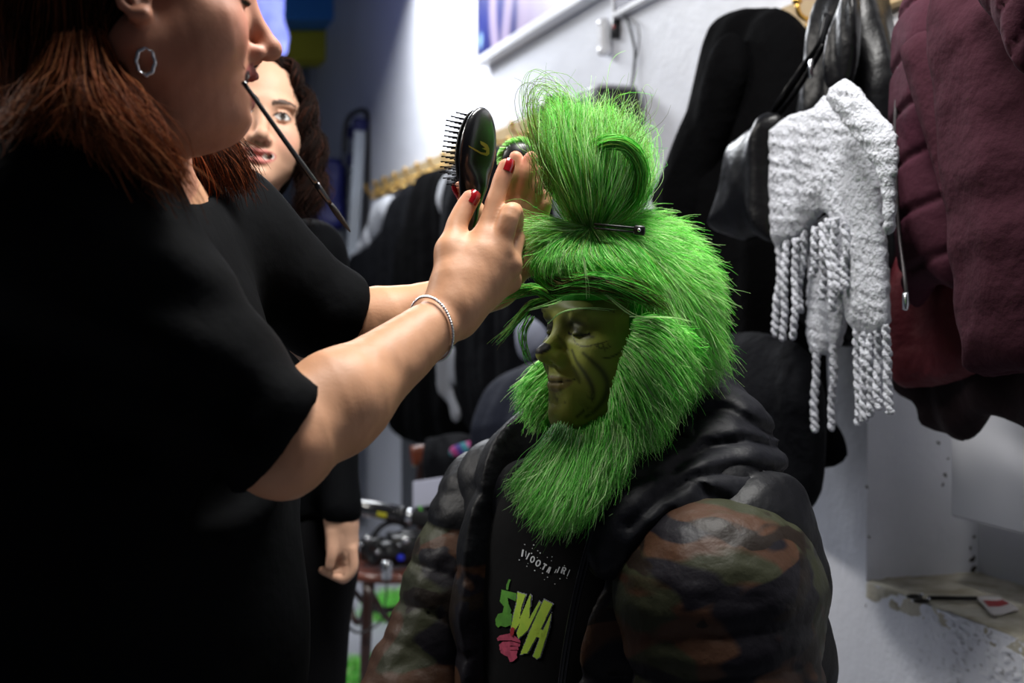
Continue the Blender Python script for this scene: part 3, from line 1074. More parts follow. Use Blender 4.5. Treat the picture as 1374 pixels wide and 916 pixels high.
# red and white packet
M_packet = mat('packet_white', rgb(205, 200, 200), .4)
q = [sill_pt(1309, 804, .004), sill_pt(1340, 800, .006), sill_pt(1367, 820, .004), sill_pt(1330, 826, .003)]
t = thing('packet', q[0], 'small white paper sachet with a red panel on the sill', 'packet')
nG = 8
g = np.array([[(q[0] * (1 - x) + q[1] * x) * (1 - y) + (q[3] * (1 - x) + q[2] * x) * y + ZZ * (.002 * math.sin(5 * x + 3 * y)) for y in np.linspace(0, 1, nG)] for x in np.linspace(0, 1, nG)]).reshape(-1, 3)
ii = np.arange((nG - 1) * nG).reshape(nG - 1, nG)[:, :-1].ravel()
Fp = np.stack([ii, ii + nG, ii + nG + 1, ii + 1], 1)
top = (g + ZZ * .003, Fp); bot = (g, Fp[:, ::-1])
rim = [i for i in range(0, nG)] + [i * nG + nG - 1 for i in range(1, nG)] + [(nG - 1) * nG + i for i in range(nG - 2, -1, -1)] + [i * nG for i in range(nG - 2, 0, -1)]
V_ = np.concatenate([g + ZZ * .003, g]); n2 = nG * nG
Fr = np.array([(rim[i], rim[(i + 1) % len(rim)], rim[(i + 1) % len(rim)] + n2, rim[i] + n2) for i in range(len(rim))])
link('pouch', mk_mesh('pouch', V_, [np.concatenate([Fp, Fp[:, ::-1] + n2, Fr])]), M_packet, t)
def qp(x, y): return (q[0] * (1 - x) + q[1] * x) * (1 - y) + (q[3] * (1 - x) + q[2] * x) * y + ZZ * (.002 * math.sin(5 * x + 3 * y) + .0036)
rg = np.array([[qp(.12 + .82 * x, .28 + .34 * y) for y in np.linspace(0, 1, 5)] for x in np.linspace(0, 1, 8)]).reshape(-1, 3)
ii = np.arange(7 * 5).reshape(7, 5)[:, :-1].ravel()
link('red_panel', mk_mesh('red_panel', rg, np.stack([ii, ii + 5, ii + 6, ii + 1], 1)), mat('red_print', rgb(150, 26, 28), .4), t)
# ================================================================ PEOPLE: sculpting kit
# head frame: x forward (face), y the person's left, z up, origin between the eyes' height at the skull's middle
def rot_y(a):
    c, s = math.cos(a), math.sin(a); return np.array([[c, 0, s], [0, 1, 0], [-s, 0, c]])
def rot_x(a):
    c, s = math.cos(a), math.sin(a); return np.array([[1, 0, 0], [0, c, -s], [0, s, c]])
def rot_z(a):
    c, s = math.cos(a), math.sin(a); return np.array([[c, -s, 0], [s, c, 0], [0, 0, 1]])


def head_frame(yaw, pitch=0, roll=0):
    """yaw: heading of the face in the world xy plane; pitch>0 looks down"""
    return rot_z(yaw) @ rot_y(pitch) @ rot_x(roll)


def head_sdf(mouth='closed', lids='open', full=0.0, fem=0.0, nose=1.0, smile=.0, ear=True, brow=1.0, chin=1.0, lipr=1.0):
    S = SDF()
    f = full
    S.u(ell((-.014, 0, .036), (.099, .0745, .083)))
    S.u(ell((.030, 0, -.030), (.057, .060 + .006 * f, .084)), .03)
    S.u(ell((.020, 0, -.072), (.050, .050 + .010 * f, .036)), .03)              # jaw mass
    for s in (-1, 1):
        S.u(cone((-.006, s * (.053 + .005 * f), -.058), (.066, s * .012, -.101), .018 + .005 * f, .015), .03)
    S.u(ell((.070, 0, -.100 - .002), (.018 * chin, .021 - .003 * fem, .016)), .022)
    S.u(ell((.066, 0, -.070), (.025, .027, .024)), .022)                        # muzzle
    for s in (-1, 1):
        S.u(ell((.052, s * .043, -.030), (.027, .021 + .004 * f, .020)), .025)  # cheekbones
        S.u(ell((.040, s * (.047 + .004 * f), -.058), (.026, .016 + .006 * f, .022)), .03)
        S.u(ell((.076, s * .026, .019), (.011 * brow, .026, .0075)), .016)      # brow ridge
        S.cut(ell((.096, s * .0315, -.003), (.017, .0165, .0125)), .014)
        S.u(sph((.0695, s * .0315, -.002), .0142), .004)
        if lids == 'closed':
            S.u(chain([(.0735, s * .0185, -.006), (.0835, s * .030, -.0085), (.0735, s * .0445, -.006)], [.0022, .0028, .0022]), .003)
            S.cut(cone((.087, s * .020, -.0115), (.085, s * .042, -.0110), .0012, .0012), .003)
            S.u(chain([(.081, s * .018, .008), (.0855, s * .031, .0115), (.076, s * .046, .007)], [.0025, .003, .0025]), .006)
        else:
            S.u(chain([(.0740, s * .0175, -.003), (.0830, s * .0255, .0045), (.0825, s * .034, .0050), (.0735, s * .0455, -.001)], [.0016, .0020, .0020, .0018]), .003)
            S.u(chain([(.0740, s * .0175, -.004), (.0825, s * .026, -.0085), (.0820, s * .036, -.0080), (.0735, s * .0455, -.002)], [.0012, .0015, .0015, .0014]), .003)
    # nose
    n = nose
    S.u(cone((.079, 0, .006), (.103 * n + .001 * (1 - fem), 0, -.038), .0062, .0088), .014)
    S.u(ell((.1025 * n, 0, -.0425), (.0125, .0105, .0098)), .008)
    for s in (-1, 1):
        S.u(ell((.0905, s * .0128, -.0475), (.0115, .0066, .0076)), .007)
        S.cut(ell((.0985, s * .0065, -.0535), (.0058, .0028, .0040), rot_z(s * .35)), .003)
    S.cut(ell((.1005, 0, -.0900 - (.008 if mouth == 'open' else 0)), (.0105, .03, .0045)), .009)
    # lips
    w = .0235 + .006 * smile
    cz = -.0745 + .0055 * smile
    def lip(zc, xo, r, k):
        S.u(chain([(.0745 - .004 * smile, -w, cz), (.0900 + xo, -.011, zc), (.0925 + xo, 0, zc - .0008 * k), (.0900 + xo, .011, zc), (.0745 - .004 * smile, w, cz)], [r * .45 * lipr, r * .95 * lipr, r * lipr, r * .95 * lipr, r * .45 * lipr]), .0035)
    if mouth == 'open':
        lip(-.0655, .001, .0040, 1); lip(-.0915, -.0045, .0050, 0)
        S.cut(chain_cut([(.068, -w * .93, cz - .002), (.088, -.014, -.0785), (.092, 0, -.0785), (.088, .014, -.0785), (.068, w * .93, cz - .002)], [.0045, .0088, .0095, .0088, .0045]), .002)
        S.u(ell((.060, 0, -.0715), (.0265, .024, .0055)), 0)                   # upper teeth
    elif mouth == 'smile':
        lip(-.0670, -.001, .0036, 1); lip(-.0830, -.0025, .0044, 0)
        S.cut(chain_cut([(.072, -w * .92, cz), (.094, -.010, -.0750), (.094, .010, -.0750), (.072, w * .92, cz)], .0052), .0015)
        S.u(ell((.056, 0, -.0745), (.0315, .026, .0065)), 0)
    else:
        lip(-.0740 + .0046 * lipr, 0, .0044, 1); lip(-.0740 - .0048 * lipr, -.0010, .0052, 0)
        S.cut(chain_cut([(.0735, -w * 1.05, cz), (.0945, -.011, -.0738), (.0965, 0, -.0745), (.0945, .011, -.0738), (.0735, w * 1.05, cz)], .0011), .0025)
    if smile > .3:
        for s in (-1, 1):
            S.u(ell((.058, s * .040, -.047), (.020, .016, .015)), .018)
    if ear:
        for s in (-1, 1):
            y = s * .0755
            tilt = .2
            arc = []
            for k in range(9):
                t = -1.9 + 4.3 * k / 8
                ax = -.012 - .0165 * math.cos(t - .1) * 1.0 - .004 * math.sin(t)
                az = -.012 + .029 * math.sin(t)
                arc.append((ax, y + s * .010 * (1 - .3 * math.cos(t)), az))
            S.u(ell((-.010, y, -.014), (.0165, .0045, .027)), .006)
            S.u(chain(arc, [.0035, .0038, .0036, .0036, .0036, .0038, .0040, .0036, .0030]), .004)
            S.u(sph((-.003, y + s * .004, -.038), .0075), .008)
            S.u(chain([(-.017, y + s * .006, .004), (-.019, y + s * .006, -.014), (-.010, y + s * .006, -.029)], [.0028] * 3), .003)
            S.u(sph((.004, y + s * .002, -.014), .0045), .005)
            S.cut(ell((-.006, y + s * .009, -.016), (.0065, .006, .010)), .003)
    return S


def chain_cut(pts, r):
    """one prim made of a polyline tube (for cutting)"""
    cs = chain([np.array(p, float) for p in pts], [r] * len(pts) if np.isscalar(r) else r)
    r = float(np.max(r))
    c = np.mean(pts, 0)
    def f(p, cc, rr):
        d = None
        for g, _, _ in cs:
            v = g(p, cc, rr); d = v if d is None else np.minimum(d, v)
        return d
    return (f, c, float(max(np.linalg.norm(np.array(p) - c) for p in pts)) + r)


def blend(C, col, k):
    return C + (np.array(col) - C) * np.clip(k, 0, 1)[:, None]


def face_paint(L, skin, lip, mouth='closed', smile=0, lids='open', browcol=None, iris=(.02, .012, .008), blush=None):
    """L local head coords -> vertex colours (real colour of skin, lips, teeth, eyes)"""
    x, y, z = L.T
    ay = np.abs(y)
    C = np.tile(np.array(skin), (len(L), 1)) * (1 + .05 * sn(L, 160, 41, 2))[:, None]
    front = x > .055
    if blush is not None:
        k = np.exp(-(((ay - .042) / .020) ** 2 + ((z + .036) / .020) ** 2)) * front * .5
        C = blend(C, blush, k)
    w = .0235 + .006 * smile
    cz = -.0745 + .0055 * smile
    zc = -.0745 + (cz + .0745) * (ay / w) ** 2
    hgt = {'closed': .0095, 'smile': .0130, 'open': .0215}[mouth]
    k = ((ay / (w * 1.04)) ** 2 + ((z - zc + .0012) / hgt) ** 2)
    C = blend(C, lip, (front & (k < 1) & (x > .066)) * np.clip((1.05 - k) * 5, 0, 1) * .85)
    if mouth == 'open':
        t = (x > .045) & (((z + .0715) / .0062) ** 2 + (y / .0235) ** 2 < 1) & (x < .0880)
        inner = (x < .0885) & (x > .04) & (((z - cz + .002 + (.0785 + cz - .002) * np.clip(1 - (y / .024) ** 2, 0, 1)) / .0100) ** 2 + (y / .0285) ** 4 < 1)
        C[inner] = (.03, .006, .006); C[t & inner] = (.62, .60, .54)
    if mouth == 'smile':
        inner = (x > .045) & (((z + .0750 - (cz + .0745) * (ay / w) ** 2) / .0062) ** 2 + (y / (w * .93)) ** 2 < 1) & (x < .0885)
        C[inner] = (.66, .62, .56)
        gap = inner & (np.abs(((ay / .0068) % 1) - .5) > .46)
        C[gap] *= .6
        C[inner & (z < -.0785)] = (.05, .012, .012)
    # eyes
    dy = (ay - .0315) / .0145; dz = z + .0018
    if lids == 'open':
        up = .0052 * (1 - dy ** 2); lo_ = -.0058 * (1 - dy ** 2)
        e = front & (np.abs(dy) < 1) & (dz < up) & (dz > lo_) & (x > .070)
        C[e] = (.60, .58, .56)
        ir = e & ((ay - .0315) ** 2 + (dz + .0002) ** 2 < .0056 ** 2); C[ir] = iris
        lash = front & (np.abs(dy) < 1.12) & (np.abs(dz - .0056 * (1 - dy ** 2) - .0006) < .0017) & (x > .068)
        C[lash] = (.012, .008, .008)
        l2 = front & (np.abs(dy) < 1.0) & (np.abs(dz + .0064 * (1 - dy ** 2)) < .0009) & (x > .068)
        C[l2] = C[l2] * .4
    else:
        lash = front & (np.abs(dy) < 1.1) & (np.abs(dz + .0085 * (1 - .35 * dy ** 2)) < .0014) & (x > .066)
        C[lash] = (.010, .010, .008)
    if browcol is not None:
        zb = .0175 + .0045 * (1 - ((ay - .036) / .02) ** 2)
        b = front & (ay > .011) & (ay < .056) & (np.abs(z - zb) < .0042 * (1 - .6 * np.clip((ay - .03) / .026, 0, 1)))
        C = blend(C, browcol, b * .9)
    return C


def clampy(S, z0):
    """cut an SDF below z0 (world) - used for bodies that end inside clothing"""
    pass


def add_mesh(name, S, boxes, m, parent=None, colf=None):
    """one mesh object out of several sampling boxes (lo, hi, h) of one SDF"""
    Vs, Fs, n = [], [], 0
    for lo, hi, h in boxes:
        V, F = S.mesh(lo, hi, h)
        Vs.append(V); Fs.append(F + n); n += len(V)
    V = np.concatenate(Vs); F = np.concatenate(Fs)
    o = link(name, mk_mesh(name, V, F, col=colf(V) if colf else None), m, parent)
    return o, V, F


def finger(S, pts, r0, r1, k=.006):
    n = len(pts)
    q = catmull(np.asarray(pts, float), 4 * (n - 1) + 1)
    S.u(chain_cut(list(q), list(np.linspace(r0, r1, len(q)))), k)


def nail_on(tip, prev, face, r, m, par):
    """small plate nail near a fingertip: tip/prev joint positions, face = direction the nail looks"""
    tip = np.asarray(tip, float); d = unit(tip - np.asarray(prev, float)); fdir = unit(np.asarray(face, float) - d * (np.asarray(face, float) @ d)); s = np.cross(d, fdir)
    parts = []
    nU, nV = 7, 6
    V = []
    for i in range(nU):
        for j in range(nV):
            a = (i / (nU - 1) - .5) * 1.9; b = (j / (nV - 1) - .5) * 2
            w = r * .92 * (1 - .18 * max(b, 0) ** 2)
            V.append(tip + d * (b * r * .85 + r * .15) + s * math.sin(a) * w + fdir * (math.cos(a) * r * 1.06 + r * .12 - .22 * r * max(0, b) ** 2))
    V = np.array(V)
    ii = np.arange((nU - 1) * nV).reshape(nU - 1, nV)[:, :-1].ravel()
    F = np.stack([ii, ii + nV, ii + nV + 1, ii + 1], 1)
    V2 = V - fdir * .0008
    o = link('fingernail', mk_mesh('fingernail', np.concatenate([V, V2]), np.concatenate([F, F[:, ::-1] + len(V)])), m, par)
    return o


def sole_shoe(c, fwd, m, par, L=.27):
    S = SDF(); fwd = unit(fwd); s = np.cross(ZZ, fwd)
    c = np.asarray(c, float)
    S.u(cone(c + fwd * L * .33 + ZZ * .038, c + fwd * -.02 + ZZ * .048, .036, .042))
    S.u(cone(c + fwd * -.06 + ZZ * .045, c + ZZ * .10 - fwd * .045, .042, .046), .03)
    S.u(cone(c + fwd * L * .38 + ZZ * .030, c + fwd * L * .2 + ZZ * .034, .030, .036), .02)
    S.u(rbox(c + fwd * (L * .14) + ZZ * .011, (L * .5, .043, .011), np.stack([fwd, s, ZZ], 1), .01), .006)
    V, F = S.mesh(c - [.3, .3, .02], c + [.3, .3, .18], .008)
    V[:, 2] = np.maximum(V[:, 2], .001)
    return link('shoe', mk_mesh('shoe', V, F), m, par)


class Head:
    """a head placed by an anchor: local point -> world point"""
    def __init__(s, yaw, pitch, roll, anchor, world, scale=1.0, warp=None, **kw):
        s.R = head_frame(yaw, pitch, roll); s.k = scale; s.warp = warp
        s.t = np.asarray(world, float) - s.R @ (np.asarray(anchor, float) * scale)
        s.S = head_sdf(**kw)

    def loc(s, p):
        q = ((np.asarray(p) - s.t) @ s.R) / s.k
        if s.warp is not None:
            q = q.copy(); q[..., 2] = s.warp(q[..., 2])
        return q

    def pt(s, q): return s.R @ (np.asarray(q, float) * s.k) + s.t

    def prim(s):
        def f(p, cc, rr):
            lc = None if cc is None or rr > 1e3 else s.loc(cc[None])[0]
            return s.S.ev(s.loc(p), lc, (rr / s.k + .004) if rr < 1e3 else rr, slack=.02) * s.k
        return (f, s.t, .17 * s.k)
# ================================================================ SEATED MAN in green face paint, wig and puffer jacket
M_paint = mat('green_face_paint', (.2, .3, .03), .55, attr=True, spec=.35, bump=[(420, .25, .001), (90, .15, .002)])
M_hair_g = mat('green_fur', (.15, .6, .08), .55, attr=True, spec=.18)
def translucent(m, f):
    nt = m.node_tree; b = nt.nodes['Principled BSDF']; out = [n for n in nt.nodes if n.type == 'OUTPUT_MATERIAL'][0]
    tr = nt.nodes.new('ShaderNodeBsdfTranslucent'); mx = nt.nodes.new('ShaderNodeMixShader'); mx.inputs[0].default_value = f
    a = [n for n in nt.nodes if n.type == 'ATTRIBUTE'][0]
    nt.links.new(a.outputs['Color'], tr.inputs['Color'])
    nt.links.new(b.outputs[0], mx.inputs[1]); nt.links.new(tr.outputs[0], mx.inputs[2]); nt.links.new(mx.outputs[0], out.inputs[0])
translucent(M_hair_g, .38)
M_cap = mat('green_wig_base', rgb(58, 170, 44), .9, attr=False, bump=[(220, .8, .004)])
M_blackj = mat('black_puffer', rgb(17, 18, 24), .55, spec=.2, bump=[(30, .35, .006), (70, .25, .004)])
M_tee = mat('black_tshirt', rgb(8, 8, 10), .9, spec=.15, bump=[(30, .3, .004)])
M_denim = mat('dark_trousers', rgb(18, 20, 28), .85)
M_shoe = mat('black_shoe', rgb(14, 14, 15), .5)


def camo_mat():
    m = mat('camo_puffer', rgb(60, 40, 28), .50, spec=.18, bump=[(22, .35, .010), (70, .2, .004)])
    nt = m.node_tree; b = nt.nodes['Principled BSDF']
    tc = nt.nodes.new('ShaderNodeTexCoord')
    mp = nt.nodes.new('ShaderNodeMapping'); mp.inputs['Scale'].default_value = (1, 1, 1.7)
    nt.links.new(tc.outputs['Object'], mp.inputs[0])
    def layer(scale, loc):
        n = nt.nodes.new('ShaderNodeTexNoise'); n.inputs['Scale'].default_value = scale; n.inputs['Detail'].default_value = 2.5; n.inputs['Distortion'].default_value = .6
        mm = nt.nodes.new('ShaderNodeMapping'); mm.inputs['Location'].default_value = loc
        nt.links.new(mp.outputs[0], mm.inputs[0]); nt.links.new(mm.outputs[0], n.inputs['Vector'])
        return n.outputs['Fac']
    def step(src, t):
        r = nt.nodes.new('ShaderNodeMapRange'); r.inputs[1].default_value = t - .012; r.inputs[2].default_value = t + .012
        nt.links.new(src, r.inputs[0]); return r.outputs[0]
    prev = None
    cur = (*rgb(68, 46, 33), 1)
    for sc_, loc, t, c in ((5, (0, 0, 0), .54, rgb(48, 50, 35)), (5.5, (3, 1, 2), .58, rgb(21, 19, 25)), (11, (7, 4, 1), .60, rgb(29, 22, 17))):
        mx = nt.nodes.new('ShaderNodeMix'); mx.data_type = 'RGBA'
        nt.links.new(step(layer(sc_, loc), t), mx.inputs[0])
        if prev is None: mx.inputs[6].default_value = cur
        else: nt.links.new(prev, mx.inputs[6])
        mx.inputs[7].default_value = (*c, 1); prev = mx.outputs[2]
    a = nt.nodes.new('ShaderNodeAttribute'); a.attribute_name = 'Col'
    mx = nt.nodes.new('ShaderNodeMix'); mx.data_type = 'RGBA'
    sp = nt.nodes.new('ShaderNodeSeparateColor'); nt.links.new(a.outputs['Color'], sp.inputs[0])
    nt.links.new(sp.outputs[0], mx.inputs[0]); mx.inputs[6].default_value = (*rgb(13, 14, 18), 1); nt.links.new(prev, mx.inputs[7])
    nt.links.new(mx.outputs[2], b.inputs['Base Color'])
    return m


M_camo = camo_mat()


def man_warp(z):
    def ss(a, b, x):
        t = np.clip((x - a) / (b - a), 0, 1); return t * t * (3 - 2 * t)
    return z - .011 * ss(-.006, -.028, z) * (1 - ss(-.068, -.108, z))


HM = Head(math.radians(180 + 27), math.radians(-1), 0, (.1145, 0, -.032), P(721, 476, 1.47), 1.03, man_warp, mouth='closed', lids='closed', full=.35, nose=1.0, smile=.6, brow=1.35, chin=1.08, lipr=.85)
TF = unit([-.78, -.62, 0]); TL = unit([.62, -.78, 0]); TC = np.array([.112, 1.57, 0])
RT = np.stack([TF, TL, ZZ], 1)
def tp(f, l, z): return TC + TF * f + TL * l + ZZ * z


man = thing('person', tp(0, 0, .47), 'seated person with green painted face and shaggy green wig in an open camouflage puffer jacket', 'person')
Sn, Sf = P(968, 800, 1.37), P(665, 690, 1.72)
eln, elf = P(985, 1040, 1.33), P(585, 900, 1.66)
wrn, wrf = tp(.36, .14, .60), tp(.36, -.16, .60)
hip = tp(-.04, 0, .56)
kn, kf = tp(.42, .15, .50), tp(.42, -.17, .50)
an_, af_ = tp(.40, .15, .09), tp(.40, -.17, .09)

SB = SDF()
SB.u(HM.prim())
SB.u(cone(HM.pt((-.020, 0, -.065)), tp(-.01, 0, 1.07), .057, .064), .03)
SB.u(ell(tp(-.01, 0, .93), (.12, .165, .20), RT), .05)
SB.u(ell(tp(-.02, 0, .66), (.12, .155, .20), RT), .06)
for a, b, c in ((Sn, eln, wrn), (Sf, elf, wrf)):
    SB.u(cone(tp(0, 0, 1.03), a, .05, .05), .04)
    SB.u(cone(a, b, .05, .042), .03); SB.u(cone(b, c, .042, .027), .02)
for s_, w in ((1, wrn), (-1, wrf)):
    fd = unit(TF + ZZ * -.25); sd = TL * -s_
    SB.u(ell(w + fd * .045, (.048, .038, .015), np.stack([fd, sd, np.cross(fd, sd)], 1)), .02)
    for q, (o_, l_) in enumerate(((.027, .07), (.009, .078), (-.009, .072), (-.026, .058))):
        b0 = w + fd * .082 + sd * o_
        finger(SB, [b0, b0 + fd * l_ * .45 - ZZ * .006, b0 + fd * l_ * .75 - ZZ * .020, b0 + fd * l_ * .9 - ZZ * .036], .0092, .0072)
    finger(SB, [w + fd * .02 + sd * .028, w + fd * .055 + sd * .052 - ZZ * .006, w + fd * .088 + sd * .058 - ZZ * .014], .012, .008, .012)
SB.u(cone(hip + TL * .09, kn, .085, .06), .05); SB.u(cone(hip - TL * .09, kf, .085, .06), .05)
SB.u(cone(kn, an_, .055, .036), .03); SB.u(cone(kf, af_, .055, .036), .03)

# painted lines: traced curves kept in head coordinates (mirrored onto the far cheek)
def seg_d(p, a, b):
    e = b - a; t = np.clip(((p - a) @ e) / (e @ e + 1e-9), 0, 1)
    return np.linalg.norm(p - a - t[:, None] * e, axis=1), t


STROKES = [   # (points px in face crop, width px, strength)
    ([(322, 372), (350, 440), (400, 510), (435, 580), (438, 640), (400, 700), (350, 745)], 15, .80),
    ([(385, 390), (430, 430), (490, 490), (522, 560), (505, 640), (450, 710), (400, 745)], 19, .75),
    ([(330, 470), (352, 520), (365, 555)], 16, .55),
    ([(480, 412), (530, 415), (575, 395), (612, 365)], 5, .9),
    ([(330, 300), (345, 335), (390, 352), (440, 345), (500, 330), (530, 320)], 4, .85),
    ([(455, 350), (500, 365), (545, 352)], 3, .8), ([(468, 335), (475, 372)], 3, .8), ([(490, 328), (508, 380)], 3, .8), ([(515, 325), (538, 362)], 3, .8),
    ([(300, 160), (340, 148), (420, 142), (520, 150), (560, 160)], 4, .9),
    ([(205, 500), (190, 520)], 20, .55), ([(200, 610), (235, 645), (285, 665)], 10, .75),
    ([(330, 250), (380, 290), (440, 300)], 20, .75), ([(240, 290), (300, 370)], 13, .45),
]


def man_col(V):
    L = HM.loc(V)
    olive = np.array(rgb(158, 166, 70)); dark = np.array(rgb(24, 27, 22))
    C = face_paint(L, olive, rgb(128, 112, 62), 'closed', .6, 'closed')
    ml = np.abs(L[:, 1]) / .0285
    zl_ = -.0738 + .0040 * ml ** 2
    C = blend(C, rgb(34, 26, 18), np.exp(-((L[:, 2] - zl_) / .0011) ** 2) * (ml < 1.08) * (L[:, 0] > .055) * .85)
    C = C * (1 + .10 * sn(L, 70, 55, 3))[:, None]
    # darker green field round the eyes and brow
    x, y, z = L.T; ay = np.abs(y)
    eye = np.exp(-(((ay - .027) / .025) ** 2 + ((z - .002) / .014) ** 2)) * (x > .05)
    C = blend(C, rgb(30, 34, 22), eye * .95)
    lid = np.exp(-(((ay - .030) / .011) ** 2 + ((z - .004) / .0040) ** 2) ** 2) * (x > .06)
    C = blend(C, rgb(104, 108, 88), lid * .7)
    C = blend(C, rgb(58, 78, 26), np.clip((z - .012) / .010, 0, 1) * .75)
    # black painted nose tip
    k = np.clip((1.0 - (((x - .112) / .014) ** 2 + (y / .016) ** 2 + ((z + .033) / .0105) ** 2)) * 5, 0, 1)
    C = blend(C, rgb(14, 15, 13), k)
    # mirrored projection of the stroke curves
    Lm = ((V - HM.t) @ HM.R); Lm[:, 1] = np.abs(Lm[:, 1])
    W = Lm @ HM.R.T + HM.t
    u, v = project(W); q = np.stack([(u - 690) * 4.161, (v - 380) * 4.164], 1)
    front = (x > .012) & (z < .035)
    for pts, w, st_ in STROKES:
        pts = catmull(np.array(pts, float), 22)
        d = np.full(len(q), 1e9); tt = np.zeros(len(q))
        for i in range(len(pts) - 1):
            dd, t = seg_d(q, pts[i], pts[i + 1]); m_ = dd < d
            tt = np.where(m_, (i + t) / (len(pts) - 1), tt); d = np.minimum(d, dd)
        ww = w * (.45 + .75 * np.sin(PI * np.clip(tt, .05, .95)))
        C = blend(C, dark, st_ * np.exp(-(d / ww) ** 2 * 1.2) * front)
    body = L[:, 2] < -.16
    C[body] = np.array(rgb(190, 150, 125))
    return C


t_ = HM.t
body_o, BV, BF = add_mesh('body', SB, [(t_ - [.14, .15, .20], t_ + [.14, .15, .15], .00185), (tp(0, 0, 0) - [.5, .65, -.02], tp(0, 0, 0) + [.4, .35, 1.12], .009)], M_paint, man, man_col)

# ---- T-shirt
ST = SDF()
ST.u(ell(tp(.0, 0, .90), (.140, .185, .22), RT)); ST.u(ell(tp(.0, 0, .66), (.145, .17, .22), RT), .08)
ST.u(cone(tp(.02, -.03, 1.03), tp(.0, .03, 1.05), .085, .085), .05)
ST.disp = lambda p: .003 * sn(p, 22, 61, 2)
V, F = ST.mesh(tp(0, 0, .42) - [.3, .3, 0], tp(0, 0, 1.16) + [.3, .3, 0], .006)
shirt = link('tshirt', mk_mesh('tshirt', V, F), M_tee, man)
tag(shirt, 'black T-shirt with green and pink print')
bvhT = BVHTree.FromPolygons([Vector(v) for v in V], F.tolist())


def decal(name, polys, bvh, m, par, off=.0012, dens=2.0):
    """traced flat shapes laid onto a surface: px polygons -> thin mesh on that surface"""
    Vv, Ff = [], []
    o = Vector((0, 0, 1.3))
    for poly in polys:
        poly = np.array(poly, float)
        lo, hi = poly.min(0), poly.max(0)
        st = max((hi - lo).max() / 60, .35)
        nx, ny = int((hi[0] - lo[0]) / st) + 2, int((hi[1] - lo[1]) / st) + 2
        X, Y_ = np.meshgrid(lo[0] + np.arange(nx) * st, lo[1] + np.arange(ny) * st, indexing='ij')
        Q = np.stack([X.ravel(), Y_.ravel()], 1)
        d = poly_sdf(Q, poly)
        # snap outside vertices near the outline onto it, keep cells whose centre is inside
        cen = (Q.reshape(nx, ny, 2)[:-1, :-1] + Q.reshape(nx, ny, 2)[1:, 1:]) / 2
        ins = poly_sdf(cen.reshape(-1, 2), poly).reshape(nx - 1, ny - 1) < 0
        idx = {}
        for i in range(nx - 1):
            for j in range(ny - 1):
                if not ins[i, j]: continue
                f = []
                for a, b in ((i, j), (i, j + 1), (i + 1, j + 1), (i + 1, j)):
                    if (a, b) not in idx:
                        q = Q[a * ny + b]
                        r = Vector(ray(*q)).normalized()
                        h, n, _, _ = bvh.ray_cast(o, r)
                        if h is None: idx[(a, b)] = None
                        else:
                            if n.dot(r) > 0: n = -n
                            idx[(a, b)] = len(Vv); Vv.append(np.array(h + n * off))
                    f.append(idx[(a, b)])
                if None not in f: Ff.append(f)
    if not Ff: return None
    return link(name, mk_mesh(name, np.array(Vv), np.array(Ff)), m, par)


def cp(pts, ox=650, oy=720, s=5.087):
    return [(ox + x / s, oy + y / s) for x, y in pts]


M_pg = mat('lime_print', rgb(190, 225, 70), .7, vary=(60, .4, rgb(140, 205, 60)))
M_pg2 = mat('green_print', rgb(96, 170, 50), .7, vary=(50, .6, rgb(40, 100, 22)))
M_pk = mat('pink_print', rgb(205, 80, 110), .7, vary=(90, .6, rgb(120, 30, 60)))
M_pgrey = mat('grey_print', rgb(150, 152, 172), .7)
M_pw = mat('white_print', rgb(225, 228, 232), .7)
Wp = [(232, 378), (290, 395), (262, 470), (248, 560), (318, 395), (325, 405), (312, 560), (380, 440), (392, 452), (300, 640), (240, 692), (228, 655), (252, 585), (215, 640), (185, 640), (205, 540), (228, 450)]
Hp = [(412, 428), (472, 458), (440, 520), (390, 625), (412, 640), (455, 580), (428, 680), (385, 820), (365, 828), (338, 812), (388, 690), (345, 668), (300, 792), (252, 800), (258, 780), (330, 610), (388, 500)]
Hs = [[(412, 428), (472, 458), (300, 792), (252, 800)], [(455, 580), (470, 585), (385, 820), (338, 812)], [(350, 600), (440, 640), (425, 690), (325, 660)]]
Hs = [[(412, 428), (472, 458), (390, 630), (300, 792), (252, 800), (330, 610)], [(462, 520), (448, 610), (428, 680), (385, 820), (365, 830), (338, 812), (385, 690), (415, 620)], [(352, 610), (415, 640), (430, 640), (412, 700), (388, 690), (330, 668)]]
def grow(poly, d):
    poly = np.array(poly, float); c = poly.mean(0)
    out = []
    n = len(poly)
    area2 = sum(poly[i][0] * poly[(i + 1) % n][1] - poly[(i + 1) % n][0] * poly[i][1] for i in range(n))
    sg = 1 if area2 > 0 else -1
    for i in range(n):
        e0 = unit(poly[i] - poly[i - 1]); e1 = unit(poly[(i + 1) % n] - poly[i])
        nn = unit(np.array([e0[1] + e1[1], -e0[0] - e1[0]]) * sg + 1e-9)
        out.append(poly[i] + nn * d)
    return out
decal('print_outline', [cp(grow(Wp, 8))] + [cp(grow(h_, 7)) for h_ in Hs[:2]], bvhT, M_pgrey, shirt, .0009)
decal('print_letters', [cp(Wp)] + [cp(h_) for h_ in Hs], bvhT, M_pg, shirt, .0018)
decal('print_letter_s', [cp([(125, 360), (225, 385), (220, 440), (165, 415), (172, 460), (190, 500), (180, 535), (130, 520), (140, 475), (112, 440)]),
                         cp([(82, 560), (100, 525), (150, 512), (195, 525), (190, 600), (150, 615), (118, 606), (100, 618), (84, 600)]),
                         cp([(155, 330), (172, 290), (186, 292), (176, 318), (168, 362), (156, 362)])], bvhT, M_pg2, shirt, .0014)
